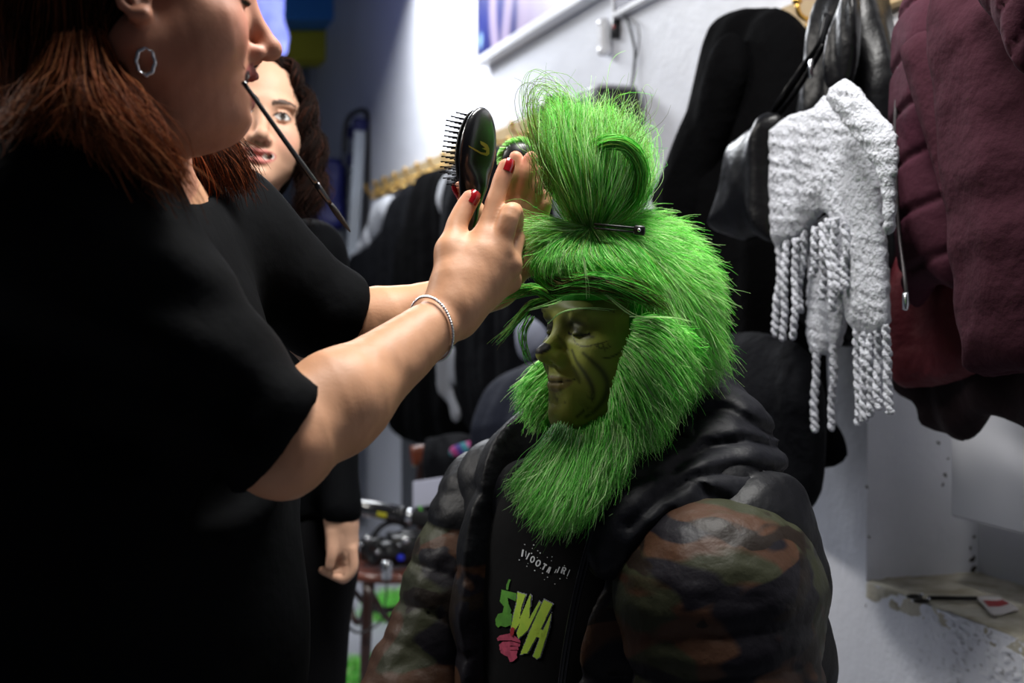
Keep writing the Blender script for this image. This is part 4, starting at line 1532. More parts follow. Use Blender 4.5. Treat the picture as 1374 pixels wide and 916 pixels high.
decal('print_hand', [cp([(92, 690), (110, 672), (190, 655), (250, 705), (252, 722), (190, 705), (120, 706), (98, 708)]),
                     cp([(108, 735), (130, 715), (190, 712), (250, 728), (248, 748), (190, 740), (140, 760), (112, 775)]),
                     cp([(115, 780), (150, 745), (235, 748), (240, 770), (185, 770), (150, 800), (122, 795)]),
                     cp([(130, 800), (180, 775), (232, 775), (228, 800), (200, 810), (160, 815)]),
                     cp([(165, 815), (225, 800), (232, 822), (200, 850), (180, 852)])], bvhT, M_pk, shirt, .0014)
decal('print_dot', [cp([(188, 630), (200, 612), (218, 622), (212, 660), (198, 680), (188, 665)])], bvhT, mat('red_print2', rgb(170, 30, 40), .7), shirt, .0026)
TX = dict(ox=690, oy=725, s=15.27)
def bar(x0, y0, x1, y1, w): 
    d = unit([x1 - x0, y1 - y0]); n = np.array([-d[1], d[0]]) * w / 2
    a = np.array([x0, y0]); b = np.array([x1, y1])
    return [tuple(a + n), tuple(b + n), tuple(b - n), tuple(a - n)]
def ringp(cx, cy, a, b, tilt, w):
    out = []; n = 14
    for k in range(n):
        t0, t1 = 2 * PI * k / n, 2 * PI * (k + 1) / n
        def q(t, r): 
            x, y = math.cos(t) * (a - r), math.sin(t) * (b - r)
            return (cx + x * math.cos(tilt) - y * math.sin(tilt), cy + x * math.sin(tilt) + y * math.cos(tilt))
        out.append([q(t0, 0), q(t1, 0), q(t1, w), q(t0, w)])
    return out
let = [bar(200, 185, 172, 330, 34), bar(330, 255, 265, 385, 26), bar(258, 215, 252, 330, 12)]
let += ringp(390, 388, 48, 72, .32, 26) + ringp(505, 465, 52, 74, .40, 27)
let += [bar(618, 470, 685, 512, 30), bar(655, 490, 595, 598, 32)]
let += [bar(742, 540, 680, 650, 26), bar(760, 545, 715, 672, 30), bar(700, 615, 735, 630, 16)]
let += [bar(880, 590, 842, 665, 16), bar(945, 540, 890, 662, 24)]
let += [bar(1018, 545, 975, 672, 32), bar(1062, 560, 1068, 610, 28), bar(1015, 550, 1065, 565, 24), bar(1010, 605, 1062, 620, 20), bar(1035, 615, 1028, 696, 30)]
let += [bar(1152, 600, 1095, 735, 18)]
decal('print_text', [cp(q, **TX) for q in let], bvhT, M_pw, shirt, .0014)
rs = np.random.RandomState(3)
sp = []
for (x, y) in [(228, 80), (412, 92), (385, 162), (495, 210), (545, 255), (370, 262), (488, 348), (690, 345), (775, 415), (785, 335), (295, 470), (272, 525), (432, 612), (550, 565), (595, 668), (695, 750), (632, 800), (950, 780), (845, 890), (1085, 770), (1040, 515), (118, 395)]:
    r = 9 + 10 * rs.rand(); sp.append([(x - r, y), (x, y - r * .8), (x + r, y + 3), (x + 2, y + r)])
decal('print_splatter', [cp(q, **TX) for q in sp], bvhT, M_pw, shirt, .0012)

# ---- jacket
def puff(step, amp, ph=0.0):
    def f(t, p):
        return amp * (np.abs(np.sin(PI * (t * step + ph + .10 * np.sin(p[:, 0] * 24) + .06 * np.sin(p[:, 1] * 37)))) ** .45 - .6)
    return f


def wrk(p): return .0030 * sn(p, 38, 71, 3) + .0016 * sn(p * [1, 1, .5], 110, 72, 2)


def opening(p, cc, rr):
    q = p - TC; f_ = q @ TF; l = q @ TL; z = p[:, 2]
    k = np.clip((z - .62) / .44, 0, 1.2)
    lc = .005 + .018 * k; w = .062 + .055 * k
    return np.maximum(np.abs(l - lc) - w, .01 - f_)


SJ = SDF()
def tq(p):
    z = p[:, 2]
    return .010 * (np.abs(np.sin(PI * ((z - .02 * np.sin(p[:, 0] * 9)) / .098 + .15))) ** .4 - .65)
def torso_j(p, cc, rr):
    q = (p - tp(-.01, .0, .88)) @ RT
    r = np.array([.178, .222, .34])
    k0 = np.sqrt(((q / r) ** 2).sum(1)) + 1e-9; k1 = np.sqrt(((q / (r * r)) ** 2).sum(1)) + 1e-9
    return k0 * (k0 - 1) / k1 - tq(p)
SJ.items.append(((torso_j, tp(-.01, 0, .86), .37), 'u', 0))
SJ.u(cone(P(1010, 740, 1.57), P(1015, 1000, 1.56), .088, .105, puff(3, .010)), .03)
SJ.u(cone(P(880, 610, 1.52), P(985, 720, 1.46), .060, .092, puff(2, .010, .3)), .03)
SJ.u(cone(P(720, 620, 1.66), Sf + ZZ * .02, .055, .075, puff(2, .010, .3)), .03)
SJ.cut((opening, tp(.1, 0, .9), .6), .012)
SJ.disp = wrk


def jcol(V):
    f_ = (V - TC) @ TF; l = (V - TC) @ TL
    u, v = project(V)
    m_ = (V[:, 2] < .985 + .02 * np.sin(l * 12)) & (f_ > -.02) & (l < .2)
    C = np.zeros((len(V), 3)); C[m_, 0] = 1
    return C


V, F = SJ.mesh(TC + [-.36, -.40, .50], TC + [.36, .34, 1.26], .0052)
jk = link('jacket', mk_mesh('jacket', V, F, col=jcol(V)), M_camo, man)
tag(jk, 'black and camouflage puffer jacket')
# sleeves
for nm, sh, e, w, rr_ in (('near', Sn, eln, wrn, (.104, .098)), ('far', Sf, elf, wrf, (.086, .080))):
    SS = SDF()
    SS.u(cone(sh, e, rr_[0], rr_[1], puff(4.3 if nm == 'near' else 4, .008, .22)))
    if nm == 'near': SS.u(cone(P(925, 800, 1.36), P(1002, 796, 1.40), .082, .090, None), .03)
    SS.u(cone(e, w, rr_[1] - .004, .055, puff(3, .010)), .02)
    SS.disp = lambda p: wrk(p) + .0035 * sn(p * [1, 1, 2.2], 30, 77, 3) + .0012 * np.abs(sn(p * [1, 1, 2.0], 60, 78, 2))
    lo = np.min([sh, e, w], 0) - .13; hi = np.max([sh, e, w], 0) + .13
    V, F = SS.mesh(lo, hi, .0048)
    C = np.zeros((len(V), 3)); C[:, 0] = 1
    if nm == 'far': C[V[:, 2] > 1.0, 0] = 0
    sl = link('sleeve', mk_mesh('sleeve', V, F, col=C), M_camo, jk)
# seam welt at the top of the near sleeve
# hood and collar
SH = SDF()
SH.u(ell(P(962, 628, 1.55), (.082, .11, .100)))
SH.u(ell(P(930, 670, 1.46), (.085, .07, .055)), .05)
SH.u(chain([P(900, 680, 1.43), P(852, 706, 1.39), P(815, 752, 1.37)], [.050, .036, .018]), .05)
SH.u(chain([P(905, 590, 1.50), P(930, 540, 1.60), P(900, 520, 1.70), P(800, 540, 1.78), P(720, 600, 1.72), P(690, 660, 1.62), P(690, 720, 1.56)], [.034, .046, .048, .046, .044, .036, .024]), .03)
def hq(p):
    u, v = project(p)
    q = np.stack([u, v], 1); d = np.full(len(p), 1e3)
    for ln_ in ([(845, 706), (885, 668), (931, 640), (985, 630), (1050, 634)], [(905, 628), (948, 600), (1000, 590), (1050, 600)], [(925, 556), (975, 548), (1040, 585)], [(931, 640), (948, 662), (975, 672)], [(858, 742), (872, 716), (900, 690)]):
        for i in range(len(ln_) - 1): d = np.minimum(d, seg_d(q, np.array(ln_[i], float), np.array(ln_[i + 1], float))[0])
    return wrk(p) * 1.2 + .007 * np.exp(-(d / 7) ** 2) - .003 * np.exp(-((d - 22) / 16) ** 2)
SH.disp = hq
V, F = SH.mesh(P(800, 560, 1.6) - [.25, .35, .3], P(800, 560, 1.6) + [.36, .3, .2], .0050)
hood = link('hood', mk_mesh('hood', V, F), M_blackj, jk)
# zip tape down the near edge and a stitched welt
def on(bvh, u, v, off=.002):
    o = Vector((0, 0, 1.3)); r = Vector(ray(u, v)).normalized()
    h, n, _, _ = bvh.ray_cast(o, r)
    if h is None: return None
    if n.dot(r) > 0: n = -n
    return np.array(h + n * off)
zl = [tp(.178 * math.sqrt(max(.02, 1 - ((z - .88) / .34) ** 2)) * .93, .062 + .055 * min((z - .62) / .44, 1.2) + .010 + .018 * (z - .62) / .44, z) for z in np.linspace(.64, 1.08, 40)]
obj('zip', [tube(np.array(zl), .0038, 6), tube(np.array(zl) + TL * .006, .002, 6)], mat('zip_black', rgb(30, 30, 34), .3, metal=.4), jk)

# ---- trousers, shoes, stool
SP = SDF()
SP.u(ell(hip, (.15, .18, .12), RT)); SP.u(cone(hip + TL * .09, kn, .10, .075), .06); SP.u(cone(hip - TL * .09, kf, .10, .075), .06)
SP.u(cone(kn, an_, .070, .058), .03); SP.u(cone(kf, af_, .070, .058), .03)
V, F = SP.mesh(np.min([hip, kn, kf, an_, af_], 0) - .2, np.max([hip, kn, kf, an_], 0) + .2, .012)
link('trousers', mk_mesh('trousers', V, F), M_denim, man)
sole_shoe(an_ * [1, 1, 0], TF, M_shoe, man); sole_shoe(af_ * [1, 1, 0], TF, M_shoe, man)
st_c = tp(-.06, 0, 0)
M_dwood = mat('dark_brown_wood', rgb(92, 46, 24), .35, vary=(18, .6, rgb(60, 26, 14)), coat=.3)
t = thing('stool', st_c, 'plain wooden stool beneath the seated person in the camouflage jacket', 'stool')
obj('seat', lathe([(0, .425), (.19, .425), (.20, .432), (.20, .446), (.19, .452), (0, .452)], 32, st_c), M_dwood, t)
for k in range(4):
    d = rot_z(k * PI / 2 + .6) @ np.array([1, 0, 0])
    obj('leg', tube(np.array([st_c + d * .13 + ZZ * .43, st_c + d * .19]), [.018, .014], 10), M_dwood, t)

# ================================================================ WIG, SIDEBURNS, BEARD
G_MID = rgb(164, 246, 128); G_LT = rgb(222, 255, 190); G_DK = rgb(98, 206, 76); G_YL = rgb(168, 215, 96); G_OL = rgb(120, 118, 60)
SW = SDF()
def hp(x, y, z): return HM.pt((x, y, z))
kk = HM.k
SW.u(ell(HM.pt((-.008, 0, .040)), np.array([.093, .079, .086]) * kk, HM.R))
SW.u(ell(HM.pt((.045, 0, .070)), np.array([.060, .066, .050]) * kk, HM.R), .03)
SW.u(ell(HM.pt((-.018, .0, .004)), np.array([.072, .066, .060]) * kk, HM.R), .04)
for s in (-1, 1): SW.u(ell(HM.pt((.010, s * .066, -.030)), np.array([.028, .020, .070]) * kk, HM.R), .02)
def facehole(p, cc, rr):
    q = (p - HM.t) @ HM.R / kk
    return np.maximum(np.maximum(q[:, 2] - .0235 - 1.2 * q[:, 1] ** 2 * 2, .020 + .25 * np.abs(q[:, 1]) - q[:, 0]), -.3 - q[:, 2]) * .8
SW.cut((facehole, HM.pt((.08, 0, -.05)), .3), .006)
SW.disp = lambda p: .003 * sn(p, 60, 81, 2)
WVt, WFt = SW.mesh(HM.t - .19, HM.t + .19, .0045)
wig = link('wig', mk_mesh('wig', WVt, WFt), M_cap, man)
tag(wig, 'shaggy bright green wig gathered into a tall tuft')
WNt = vnormals(WVt, WFt)

PIN = P(792, 305, 1.46)
def hairobj(name, path, r, cols, par, m=None, K=None):
    V, F, C = strand_mesh(path, r, np.full(len(path), .00012), cols)
    o = link(name, mk_mesh(name, V, F, col=C), m or M_hair_g, par)
    o['kind'] = 'stuff'
    return o


def fur(n, sel, length, lift, flow, droop=.3, K=7, cl=.25):
    w = np.nonzero(sel)[0]
    i = w[RNG.randint(0, len(w), n)]
    p = WVt[i] + RNG.randn(n, 3) * .0015 - WNt[i] * .001; nn = WNt[i]
    f = flow(p); f = f - nn * (f * nn).sum(1, keepdims=True) * .9
    f /= np.linalg.norm(f, axis=1, keepdims=True) + 1e-9
    # clump noise turns the flow coherently
    rotn = sn(p, 75, 91, 2)[:, None]; f = f + np.cross(nn, f) * rotn * .55 + RNG.randn(n, 3) * cl
    L = length * (.6 + .6 * RNG.rand(n, 1)) * (1 + .35 * sn(p, 90, 92, 1))[:, None]
    s = np.linspace(0, 1, K)[None, :, None]
    lf = lift * (.6 + .8 * RNG.rand(n, 1)) * (1 + .6 * sn(p, 55, 93, 1))[:, None]
    path = p[:, None] + s * L[:, None] * f[:, None] + (nn * lf)[:, None] * (1 - (1 - s) ** 2) * .9 * L[:, None]
    path = path + np.array([0, 0, -1]) * droop * L[:, None] * s ** 2 + RNG.randn(n, 1, 3) * .006 * s ** 2
    A_ = RNG.rand(n, 1, 1) * 6.28 + 5 * s
    x_ = np.cross(nn, f); path = path + x_[:, None] * (np.sin(A_) - np.sin(A_[:, :1])) * .0028 * s
    path = path + sn(p, 45, 95, 2)[:, None, None] * x_[:, None] * .012 * s ** 2
    return path


hl = (WVt - HM.t) @ HM.R / kk
def flow_back(p):
    return (p - PIN) / (np.linalg.norm(p - PIN, axis=1, keepdims=True) + 1e-6) + np.array([.35, .0, -.35])
n = 52000
top = (hl[:, 2] > -.050) & ((hl[:, 0] < .012) | ((hl[:, 2] > .056) & (hl[:, 0] < .050)))
path = fur(n, top, .031, .32, flow_back, .32, K=8, cl=.25)
hairobj('wig_fur', path, .00022 + .00018 * RNG.rand(n), vcol(n, [G_MID, G_LT, G_DK, G_YL], [.45, .36, .14, .05]), wig)


def g3(*pts): return [P(*p) for p in pts]


# tall tuft gathered above the forehead
Q = [g3((786, 306, 1.46), (773, 290, 1.45), (760, 255, 1.44), (750, 212, 1.45), (738, 172, 1.47)),
     g3((788, 305, 1.46), (773, 270, 1.42), (760, 225, 1.42), (752, 185, 1.44), (742, 152, 1.46)),
     g3((790, 305, 1.46), (768, 255, 1.41), (752, 205, 1.41), (750, 168, 1.43), (742, 140, 1.45)),
     g3((793, 304, 1.46), (788, 250, 1.40), (782, 200, 1.41), (783, 165, 1.44), (778, 150, 1.46)),
     g3((797, 303, 1.46), (812, 252, 1.41), (818, 205, 1.42), (812, 172, 1.45), (822, 156, 1.48)),
     g3((800, 303, 1.46), (834, 262, 1.43), (846, 225, 1.45), (842, 190, 1.48), (850, 175, 1.50)),
     g3((803, 304, 1.47), (850, 275, 1.47), (866, 238, 1.50), (860, 205, 1.53), (868, 196, 1.55))]
n = 11000
path = tuft(Q, n, .008, .018, K=14, frizz=.011, lmin=.42, clump=160)
hairobj('wig_tuft', path, .00028 + .0002 * RNG.rand(n), vcol(n, [G_MID, G_LT, G_DK, G_YL], [.42, .30, .15, .13]), wig)
# inner, deeper layer so the tuft reads as full
n = 4000
path = tuft([[p + np.array([0, .05, 0]) for p in g] for g in Q], n, .008, .018, K=10, frizz=.006, lmin=.45)
hairobj('wig_tuft', path, .0007 + .0003 * RNG.rand(n), vcol(n, [G_MID, G_DK], [.6, .4]), wig)
n = 800
hairobj('wig_flyaways', tuft(Q, n, .012, .028, K=18, frizz=.018, lmin=.5), .00026 + .0001 * RNG.rand(n), vcol(n, [G_YL, G_LT, G_MID], [.4, .4, .2]), wig)
# airy loops and flyaways at the top
LO = [g3((738, 245, 1.43), (716, 195, 1.42), (703, 140, 1.43), (716, 110, 1.44), (742, 118, 1.45), (765, 150, 1.46), (790, 180, 1.46)),
      g3((742, 240, 1.43), (724, 190, 1.42), (718, 140, 1.43), (728, 124, 1.44), (752, 132, 1.45), (775, 165, 1.46), (798, 200, 1.46))]
n = 45
hairobj('wig_flyaways', tuft(LO, n, .006, .030, K=22, frizz=.006, lmin=.7), .00028 + .0001 * RNG.rand(n), vcol(n, [G_YL, G_LT, G_OL], [.5, .3, .2]), wig)
FL = [g3((760, 230, 1.42), (775, 190, 1.42), (800, 150, 1.43), (830, 118, 1.44)), g3((800, 240, 1.42), (820, 190, 1.42), (835, 150, 1.43), (842, 110, 1.44)),
      g3((820, 240, 1.42), (845, 200, 1.43), (862, 170, 1.44), (866, 120, 1.45))]
n = 130
hairobj('wig_flyaways', tuft(FL, n, .012, .034, K=16, frizz=.018, lmin=.4), .00026 + .0001 * RNG.rand(n), vcol(n, [G_YL, G_LT, G_OL], [.5, .3, .2]), wig)
FL = [g3((720, 260, 1.42), (722, 210, 1.42), (712, 170, 1.43), (705, 128, 1.44)), g3((760, 250, 1.42), (770, 200, 1.42), (788, 160, 1.43), (775, 130, 1.44))]
n = 150
hairobj('wig_flyaways', tuft(FL, n, .012, .04, K=16, frizz=.02, lmin=.4), .00026 + .0001 * RNG.rand(n), vcol(n, [G_YL, G_LT, G_OL], [.5, .3, .2]), wig)
# thick curling lock at the right of the tuft
CU = [g3((772, 215, 1.41), (800, 190, 1.40), (832, 186, 1.40), (856, 204, 1.41), (864, 235, 1.42), (856, 268, 1.43), (838, 295, 1.44)),
      g3((785, 225, 1.41), (806, 200, 1.40), (832, 196, 1.40), (848, 210, 1.41), (856, 236, 1.42), (850, 262, 1.43), (832, 292, 1.44))]
n = 360
hairobj('wig_lock', tuft(CU, n, .004, .007, K=20, frizz=.004, lmin=.75), .0004 + .0002 * RNG.rand(n), vcol(n, [G_MID, G_DK, G_YL], [.4, .4, .2]), wig)
# strands streaming left over the fingers
LF = [g3((790, 306, 1.45), (750, 300, 1.42), (712, 292, 1.41), (672, 290, 1.42)), g3((790, 308, 1.45), (748, 312, 1.41), (712, 318, 1.40), (684, 330, 1.40)),
      g3((788, 310, 1.45), (745, 326, 1.41), (712, 340, 1.40), (690, 352, 1.40))]
n = 420
hairobj('wig_strands', tuft(LF, n, .004, .018, K=14, frizz=.008, lmin=.4), .0003 + .0002 * RNG.rand(n), vcol(n, [G_YL, G_LT, G_MID], [.3, .3, .4]), wig)
# front: from the clip down over the forehead
FR = [g3((786, 310, 1.45), (752, 322, 1.42), (730, 345, 1.40), (718, 368, 1.40), (722, 388, 1.41)),
      g3((788, 310, 1.45), (760, 328, 1.41), (742, 350, 1.39), (736, 374, 1.385), (740, 394, 1.39)),
      g3((790, 310, 1.45), (775, 335, 1.40), (766, 355, 1.38), (768, 376, 1.375), (776, 392, 1.38)),
      g3((792, 310, 1.45), (795, 338, 1.40), (800, 360, 1.375), (812, 378, 1.37), (826, 394, 1.375)),
      g3((796, 308, 1.45), (818, 335, 1.40), (835, 360, 1.385), (850, 380, 1.38), (870, 402, 1.38)),
      g3((800, 306, 1.45), (838, 330, 1.42), (862, 355, 1.40), (880, 385, 1.39), (898, 412, 1.39))]
FR = [[q + ZZ * .014 * (k / 4) for k, q in enumerate(g)] for g in FR]
n = 9500
hairobj('wig_front', tuft(FR, n, .006, .0065, K=11, frizz=.004, lmin=.5, clump=110), .0003 + .00022 * RNG.rand(n), vcol(n, [G_MID, G_LT, G_DK, G_YL], [.42, .2, .28, .1]), wig)
# eyebrow-like fringe with brownish tips
BR = [g3((722, 380, 1.40), (738, 396, 1.385), (766, 390, 1.37), (800, 392, 1.36), (845, 404, 1.36)),
      g3((732, 372, 1.39), (755, 385, 1.375), (792, 379, 1.36), (835, 388, 1.355), (880, 415, 1.36)),
      g3((750, 372, 1.385), (785, 374, 1.365), (825, 380, 1.355), (870, 400, 1.36), (905, 430, 1.37))]
BR = [[q + ZZ * .003 for q in g] for g in BR]
n = 2000
cc = vcol(n, [G_DK, G_OL, rgb(52, 60, 20), G_MID], [.30, .30, .28, .12])
hairobj('wig_fringe', tuft(BR, n, .004, .007, K=14, frizz=.004, lmin=.35), .0004 + .0002 * RNG.rand(n), cc, wig)
# stray pale strands crossing the brow
for a in ([(783, 345, 1.36), (787, 375, 1.355), (789, 402, 1.355)], [(812, 395, 1.355), (850, 424, 1.35), (878, 428, 1.35)], [(845, 425, 1.35), (900, 427, 1.35), (938, 436, 1.36)],
          [(735, 434, 1.37), (755, 418, 1.36), (790, 412, 1.36), (830, 416, 1.36)], [(640 + 60, 418, 1.38), (730, 410, 1.37), (760, 400, 1.36)]):
    hairobj('wig_strands', tuft([g3(*a)], 5, .001, .003, K=12, frizz=.001), np.full(5, .0005), vcol(5, [G_LT, rgb(190, 230, 160)]), wig)
# wisps off the forehead to the left
for a, nn_ in (([(742, 402, 1.39), (718, 388, 1.38), (690, 392, 1.38), (655, 406, 1.39)], 150), ([(735, 405, 1.39), (712, 410, 1.38), (690, 435, 1.38), (658, 468, 1.39)], 70),
               ([(712, 425, 1.39), (702, 450, 1.39), (708, 480, 1.40), (722, 495, 1.41)], 24)):
    hairobj('wig_wisp', tuft([g3(*a)], nn_, .006, .004, K=14, frizz=.004, lmin=.55), .00035 + .0002 * RNG.rand(nn_), vcol(nn_, [G_DK, G_OL, G_YL, G_MID]), wig)

# sideburn, near cheek
SBN = [g3((852, 428, 1.415), (880, 430, 1.40), (910, 450, 1.40), (926, 485, 1.42)),
       g3((848, 445, 1.41), (880, 460, 1.39), (908, 495, 1.39), (918, 528, 1.40)),
       g3((840, 465, 1.405), (866, 490, 1.38), (892, 528, 1.38), (902, 562, 1.385)),
       g3((832, 488, 1.405), (852, 515, 1.38), (876, 560, 1.375), (884, 598, 1.38)),
       g3((826, 512, 1.41), (838, 545, 1.385), (852, 580, 1.375), (857, 602, 1.38)),
       g3((820, 535, 1.42), (826, 562, 1.40), (830, 585, 1.39), (832, 605, 1.39))]
n = 9500
path = tuft(SBN, n, .003, .014, K=11, frizz=.007, lmin=.45, lo=.25, clump=60)
hairobj('sideburn', path, .0003 + .00022 * RNG.rand(n), vcol(n, [G_MID, G_LT, G_DK], [.5, .3, .2]), wig)
SB2 = [g3((868, 432, 1.44), (905, 445, 1.42), (920, 452, 1.44), (934, 464, 1.47)), g3((880, 445, 1.43), (905, 475, 1.42), (925, 496, 1.44), (930, 512, 1.46)),
       g3((870, 480, 1.43), (895, 508, 1.42), (908, 540, 1.43), (905, 562, 1.45))]
n = 2600
hairobj('sideburn', tuft(SB2, n, .008, .016, K=10, frizz=.007, lmin=.4, clump=40), .00045 + .0003 * RNG.rand(n), vcol(n, [G_MID, G_LT, G_DK], [.4, .2, .4]), wig)
# far cheek fur, left of the face
FC = [g3((745, 470, 1.60), (725, 490, 1.60), (705, 510, 1.60), (688, 530, 1.60)), g3((748, 500, 1.59), (730, 520, 1.58), (712, 540, 1.58), (700, 560, 1.58)),
      g3((752, 530, 1.58), (738, 550, 1.57), (728, 568, 1.57), (722, 586, 1.57))]
n = 1500
hairobj('sideburn', tuft(FC, n, .006, .014, K=10, frizz=.005, lmin=.4), .00045 + .0003 * RNG.rand(n), vcol(n, [G_MID, G_LT, G_DK], [.4, .2, .4]), wig)
# beard
BD = [g3((748, 572, 1.45), (735, 600, 1.42), (712, 630, 1.40), (692, 655, 1.39)),
      g3((758, 580, 1.44), (745, 612, 1.405), (722, 650, 1.38), (702, 685, 1.37)),
      g3((772, 584, 1.43), (762, 620, 1.395), (742, 665, 1.37), (722, 705, 1.36)),
      g3((788, 582, 1.42), (780, 620, 1.385), (764, 668, 1.365), (746, 712, 1.355)),
      g3((805, 576, 1.41), (802, 612, 1.38), (792, 660, 1.365), (774, 700, 1.36)),
      g3((820, 568, 1.40), (822, 596, 1.38), (814, 632, 1.37), (802, 662, 1.37)),
      g3((832, 560, 1.40), (836, 582, 1.38), (836, 606, 1.375), (830, 628, 1.38))]
n = 11000
bo = tuft(BD, n, .008, .015, K=12, frizz=.008, lmin=.5, lo=.1, clump=110)
V, F, C = strand_mesh(bo, .0003 + .00022 * RNG.rand(n), np.full(n, .00012), vcol(n, [G_MID, G_LT, G_DK], [.5, .32, .18]))
beard = link('beard', mk_mesh('beard', V, F, col=C), M_hair_g, man); beard['kind'] = 'stuff'; beard['label'] = 'long bright green beard'
n = 2500
bo = tuft([[p + np.array([.004, .045, 0]) for p in g] for g in BD], n, .010, .014, K=9, frizz=.004, lmin=.5)
hairobj('beard_underlayer', bo, .0007 + .0003 * RNG.rand(n), vcol(n, [G_MID, G_DK], [.4, .6]), beard)

# hair clip gripping the tuft
cA, cB = P(797, 303, 1.395), P(858, 309, 1.385)
dd = unit(cB - cA); nn_ = unit(np.cross(dd, ZZ)); RC = np.stack([dd, nn_, np.cross(dd, nn_)], 1)
t = thing('hair_clip', (cA + cB) / 2, 'small black metal hair clip with a silver rivet gripping the green tuft', 'hair clip')
Lc = np.linalg.norm(cB - cA)
obj('prong', box((cA + cB) / 2 - RC[:, 2] * .0020, (Lc / 2, .0022, .0013), RC, .0008), M_black, t)
obj('prong', box((cA + cB) / 2 + RC[:, 2] * .0024, (Lc / 2, .0022, .0012), RC, .0008), M_black, t)
obj('end_plate', box(cB, (.0062, .0035, .0052), RC, .0015), M_black, t)
obj('rivet', lathe([(0, .0055), (.0018, .005), (.0024, .0036), (.0024, 0)], 12, cB, -nn_ if nn_[1] > 0 else nn_), M_steel, t)
# ================================================================ MAKE-UP ARTIST (left, in profile)
M_skin = mat('skin', rgb(205, 160, 130), .52, attr=True, spec=.28, sss=.06, bump=[(260, .18, .001), (60, .12, .002)])
M_sweat = mat('black_sweater', rgb(4, 5, 7), .85, spec=.07, bump=[(9, .4, .02), (420, .2, .001)])
M_trous = mat('black_trousers', rgb(8, 8, 10), .9, spec=.08)
M_nail = mat('red_nail_polish', rgb(150, 12, 22), .18, spec=.6, coat=.5)
M_nail2 = mat('natural_nail', rgb(214, 168, 150), .3)
M_silver = mat('silver', rgb(220, 220, 224), .18, metal=1)
M_hairb = mat('brown_hair', (.05, .02, .01), .65, attr=True, spec=.08)
M_hairbase = mat('dark_brown_hair_base', rgb(20, 12, 9), .95, spec=.03)

HA = Head(math.radians(15), math.radians(3), 0, (.1150, 0, -.043), P(375, 71, 1.18), 1.02, None, mouth='open', lids='closed', full=.45, fem=1, nose=1.02, smile=.7)
AC = np.array([-.43, 1.30, 0])
wa_ = thing('person', AC, 'woman in black sweater with brown wavy hair in profile, raising both hands to the wig', 'person')
sR, sL = P(95, 300, 1.10), P(285, 320, 1.47)
eR, eL = P(376, 598, 1.13), P(436, 455, 1.55)
wR, wL = P(600, 424, 1.315), P(662, 388, 1.56)
neckA = P(165, 300, 1.285)
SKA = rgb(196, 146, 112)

SA = SDF()
SA.u(HA.prim())
SA.u(cone(HA.pt((-.018, 0, -.070)), neckA, .058, .066), .03)
SA.u(ell(HA.pt((.030, 0, -.110)), (.045, .045, .030), HA.R), .03)       # soft under-chin
SA.u(ell(AC + ZZ * 1.20, (.15, .19, .22)), .06); SA.u(ell(AC + ZZ * .98, (.15, .17, .22)), .08)
SA.u(cone(neckA, sR, .06, .06), .05); SA.u(cone(neckA, sL, .06, .06), .05)
SA.u(cone(sR, eR, .065, .046), .04); SA.u(cone(sL, eL, .052, .034), .015)
mR = eR + (wR - eR) * .30
SA.u(cone(eR, mR, .0410, .0430), .02); SA.u(cone(mR, wR, .0440, .0255), .03)
mL = eL + (wL - eL) * .3
SA.u(cone(eL, mL, .035, .038), .02); SA.u(cone(mL, wL, .039, .026), .03)
# near (right) hand, back towards the camera
mcp = [P(650, 322, 1.352), P(672, 336, 1.345), P(684, 356, 1.352), P(684, 378, 1.37)]
cmc = P(606, 372, 1.33)
for k, (mc, r0, r1) in enumerate(zip(mcp, (.022, .022, .021, .020), (.0125, .0125, .0120, .0115))):
    SA.u(cone(wR + (mc - wR) * .12 + [0, .002, 0], mc, r0, r1), .018)
SA.u(cone(P(612, 398, 1.325), P(640, 345, 1.345), .022, .016), .02)
SA.u(cone(cmc, P(603, 335, 1.342), .0185, .0135), .02)
finger(SA, [P(603, 338, 1.342), P(612, 305, 1.357), P(624, 280, 1.368), P(632, 267, 1.372)], .0122, .0096, .014)
finger(SA, [mcp[0], P(663, 276, 1.365), P(672, 245, 1.372), P(679, 224, 1.377)], .0112, .0088, .010)
finger(SA, [mcp[1], P(685, 286, 1.352), P(691, 296, 1.385), P(686, 320, 1.405)], .0118, .0085, .006)
finger(SA, [mcp[2], P(692, 322, 1.385), P(694, 334, 1.415), P(686, 350, 1.42)], .0108, .0080, .008)
finger(SA, [mcp[3], P(690, 352, 1.405), P(690, 364, 1.43), P(684, 374, 1.43)], .0100, .0075, .008)
# far (left) hand, palm towards the camera
mcl = [P(682, 275, 1.545), P(698, 273, 1.54), P(712, 282, 1.54), P(725, 297, 1.545)]
for mc, r0, r1 in zip(mcl, (.023, .023, .022, .021), (.0115, .0115, .011, .010)):
    SA.u(cone(wL + (mc - wL) * .15, mc, r0, r1), .018)
SA.u(cone(wL + (mcl[0] - wL) * .3, P(662, 318, 1.53), .020, .016), .02)
finger(SA, [P(662, 322, 1.53), P(644, 292, 1.52), P(628, 268, 1.515), P(619, 253, 1.51)], .0145, .0095, .012)
SA.u(cone(P(714, 352, 1.545), P(722, 315, 1.54), .014, .013), .02)
finger(SA, [mcl[0], P(687, 240, 1.53), P(691, 222, 1.53), P(692, 211, 1.53)], .0102, .0082, .005)
finger(SA, [mcl[1], P(706, 238, 1.527), P(711, 221, 1.527), P(713, 212, 1.527)], .0104, .0084, .005)
finger(SA, [mcl[2], P(719, 252, 1.53), P(722, 240, 1.53), P(724, 231, 1.53)], .0098, .0078, .005)
finger(SA, [mcl[3], P(731, 278, 1.535), P(733, 268, 1.535), P(733, 261, 1.535)], .0088, .0068, .004)
# elbow crease
SA.disp = lambda p: .0007 * sn(p, 120, 101, 2)


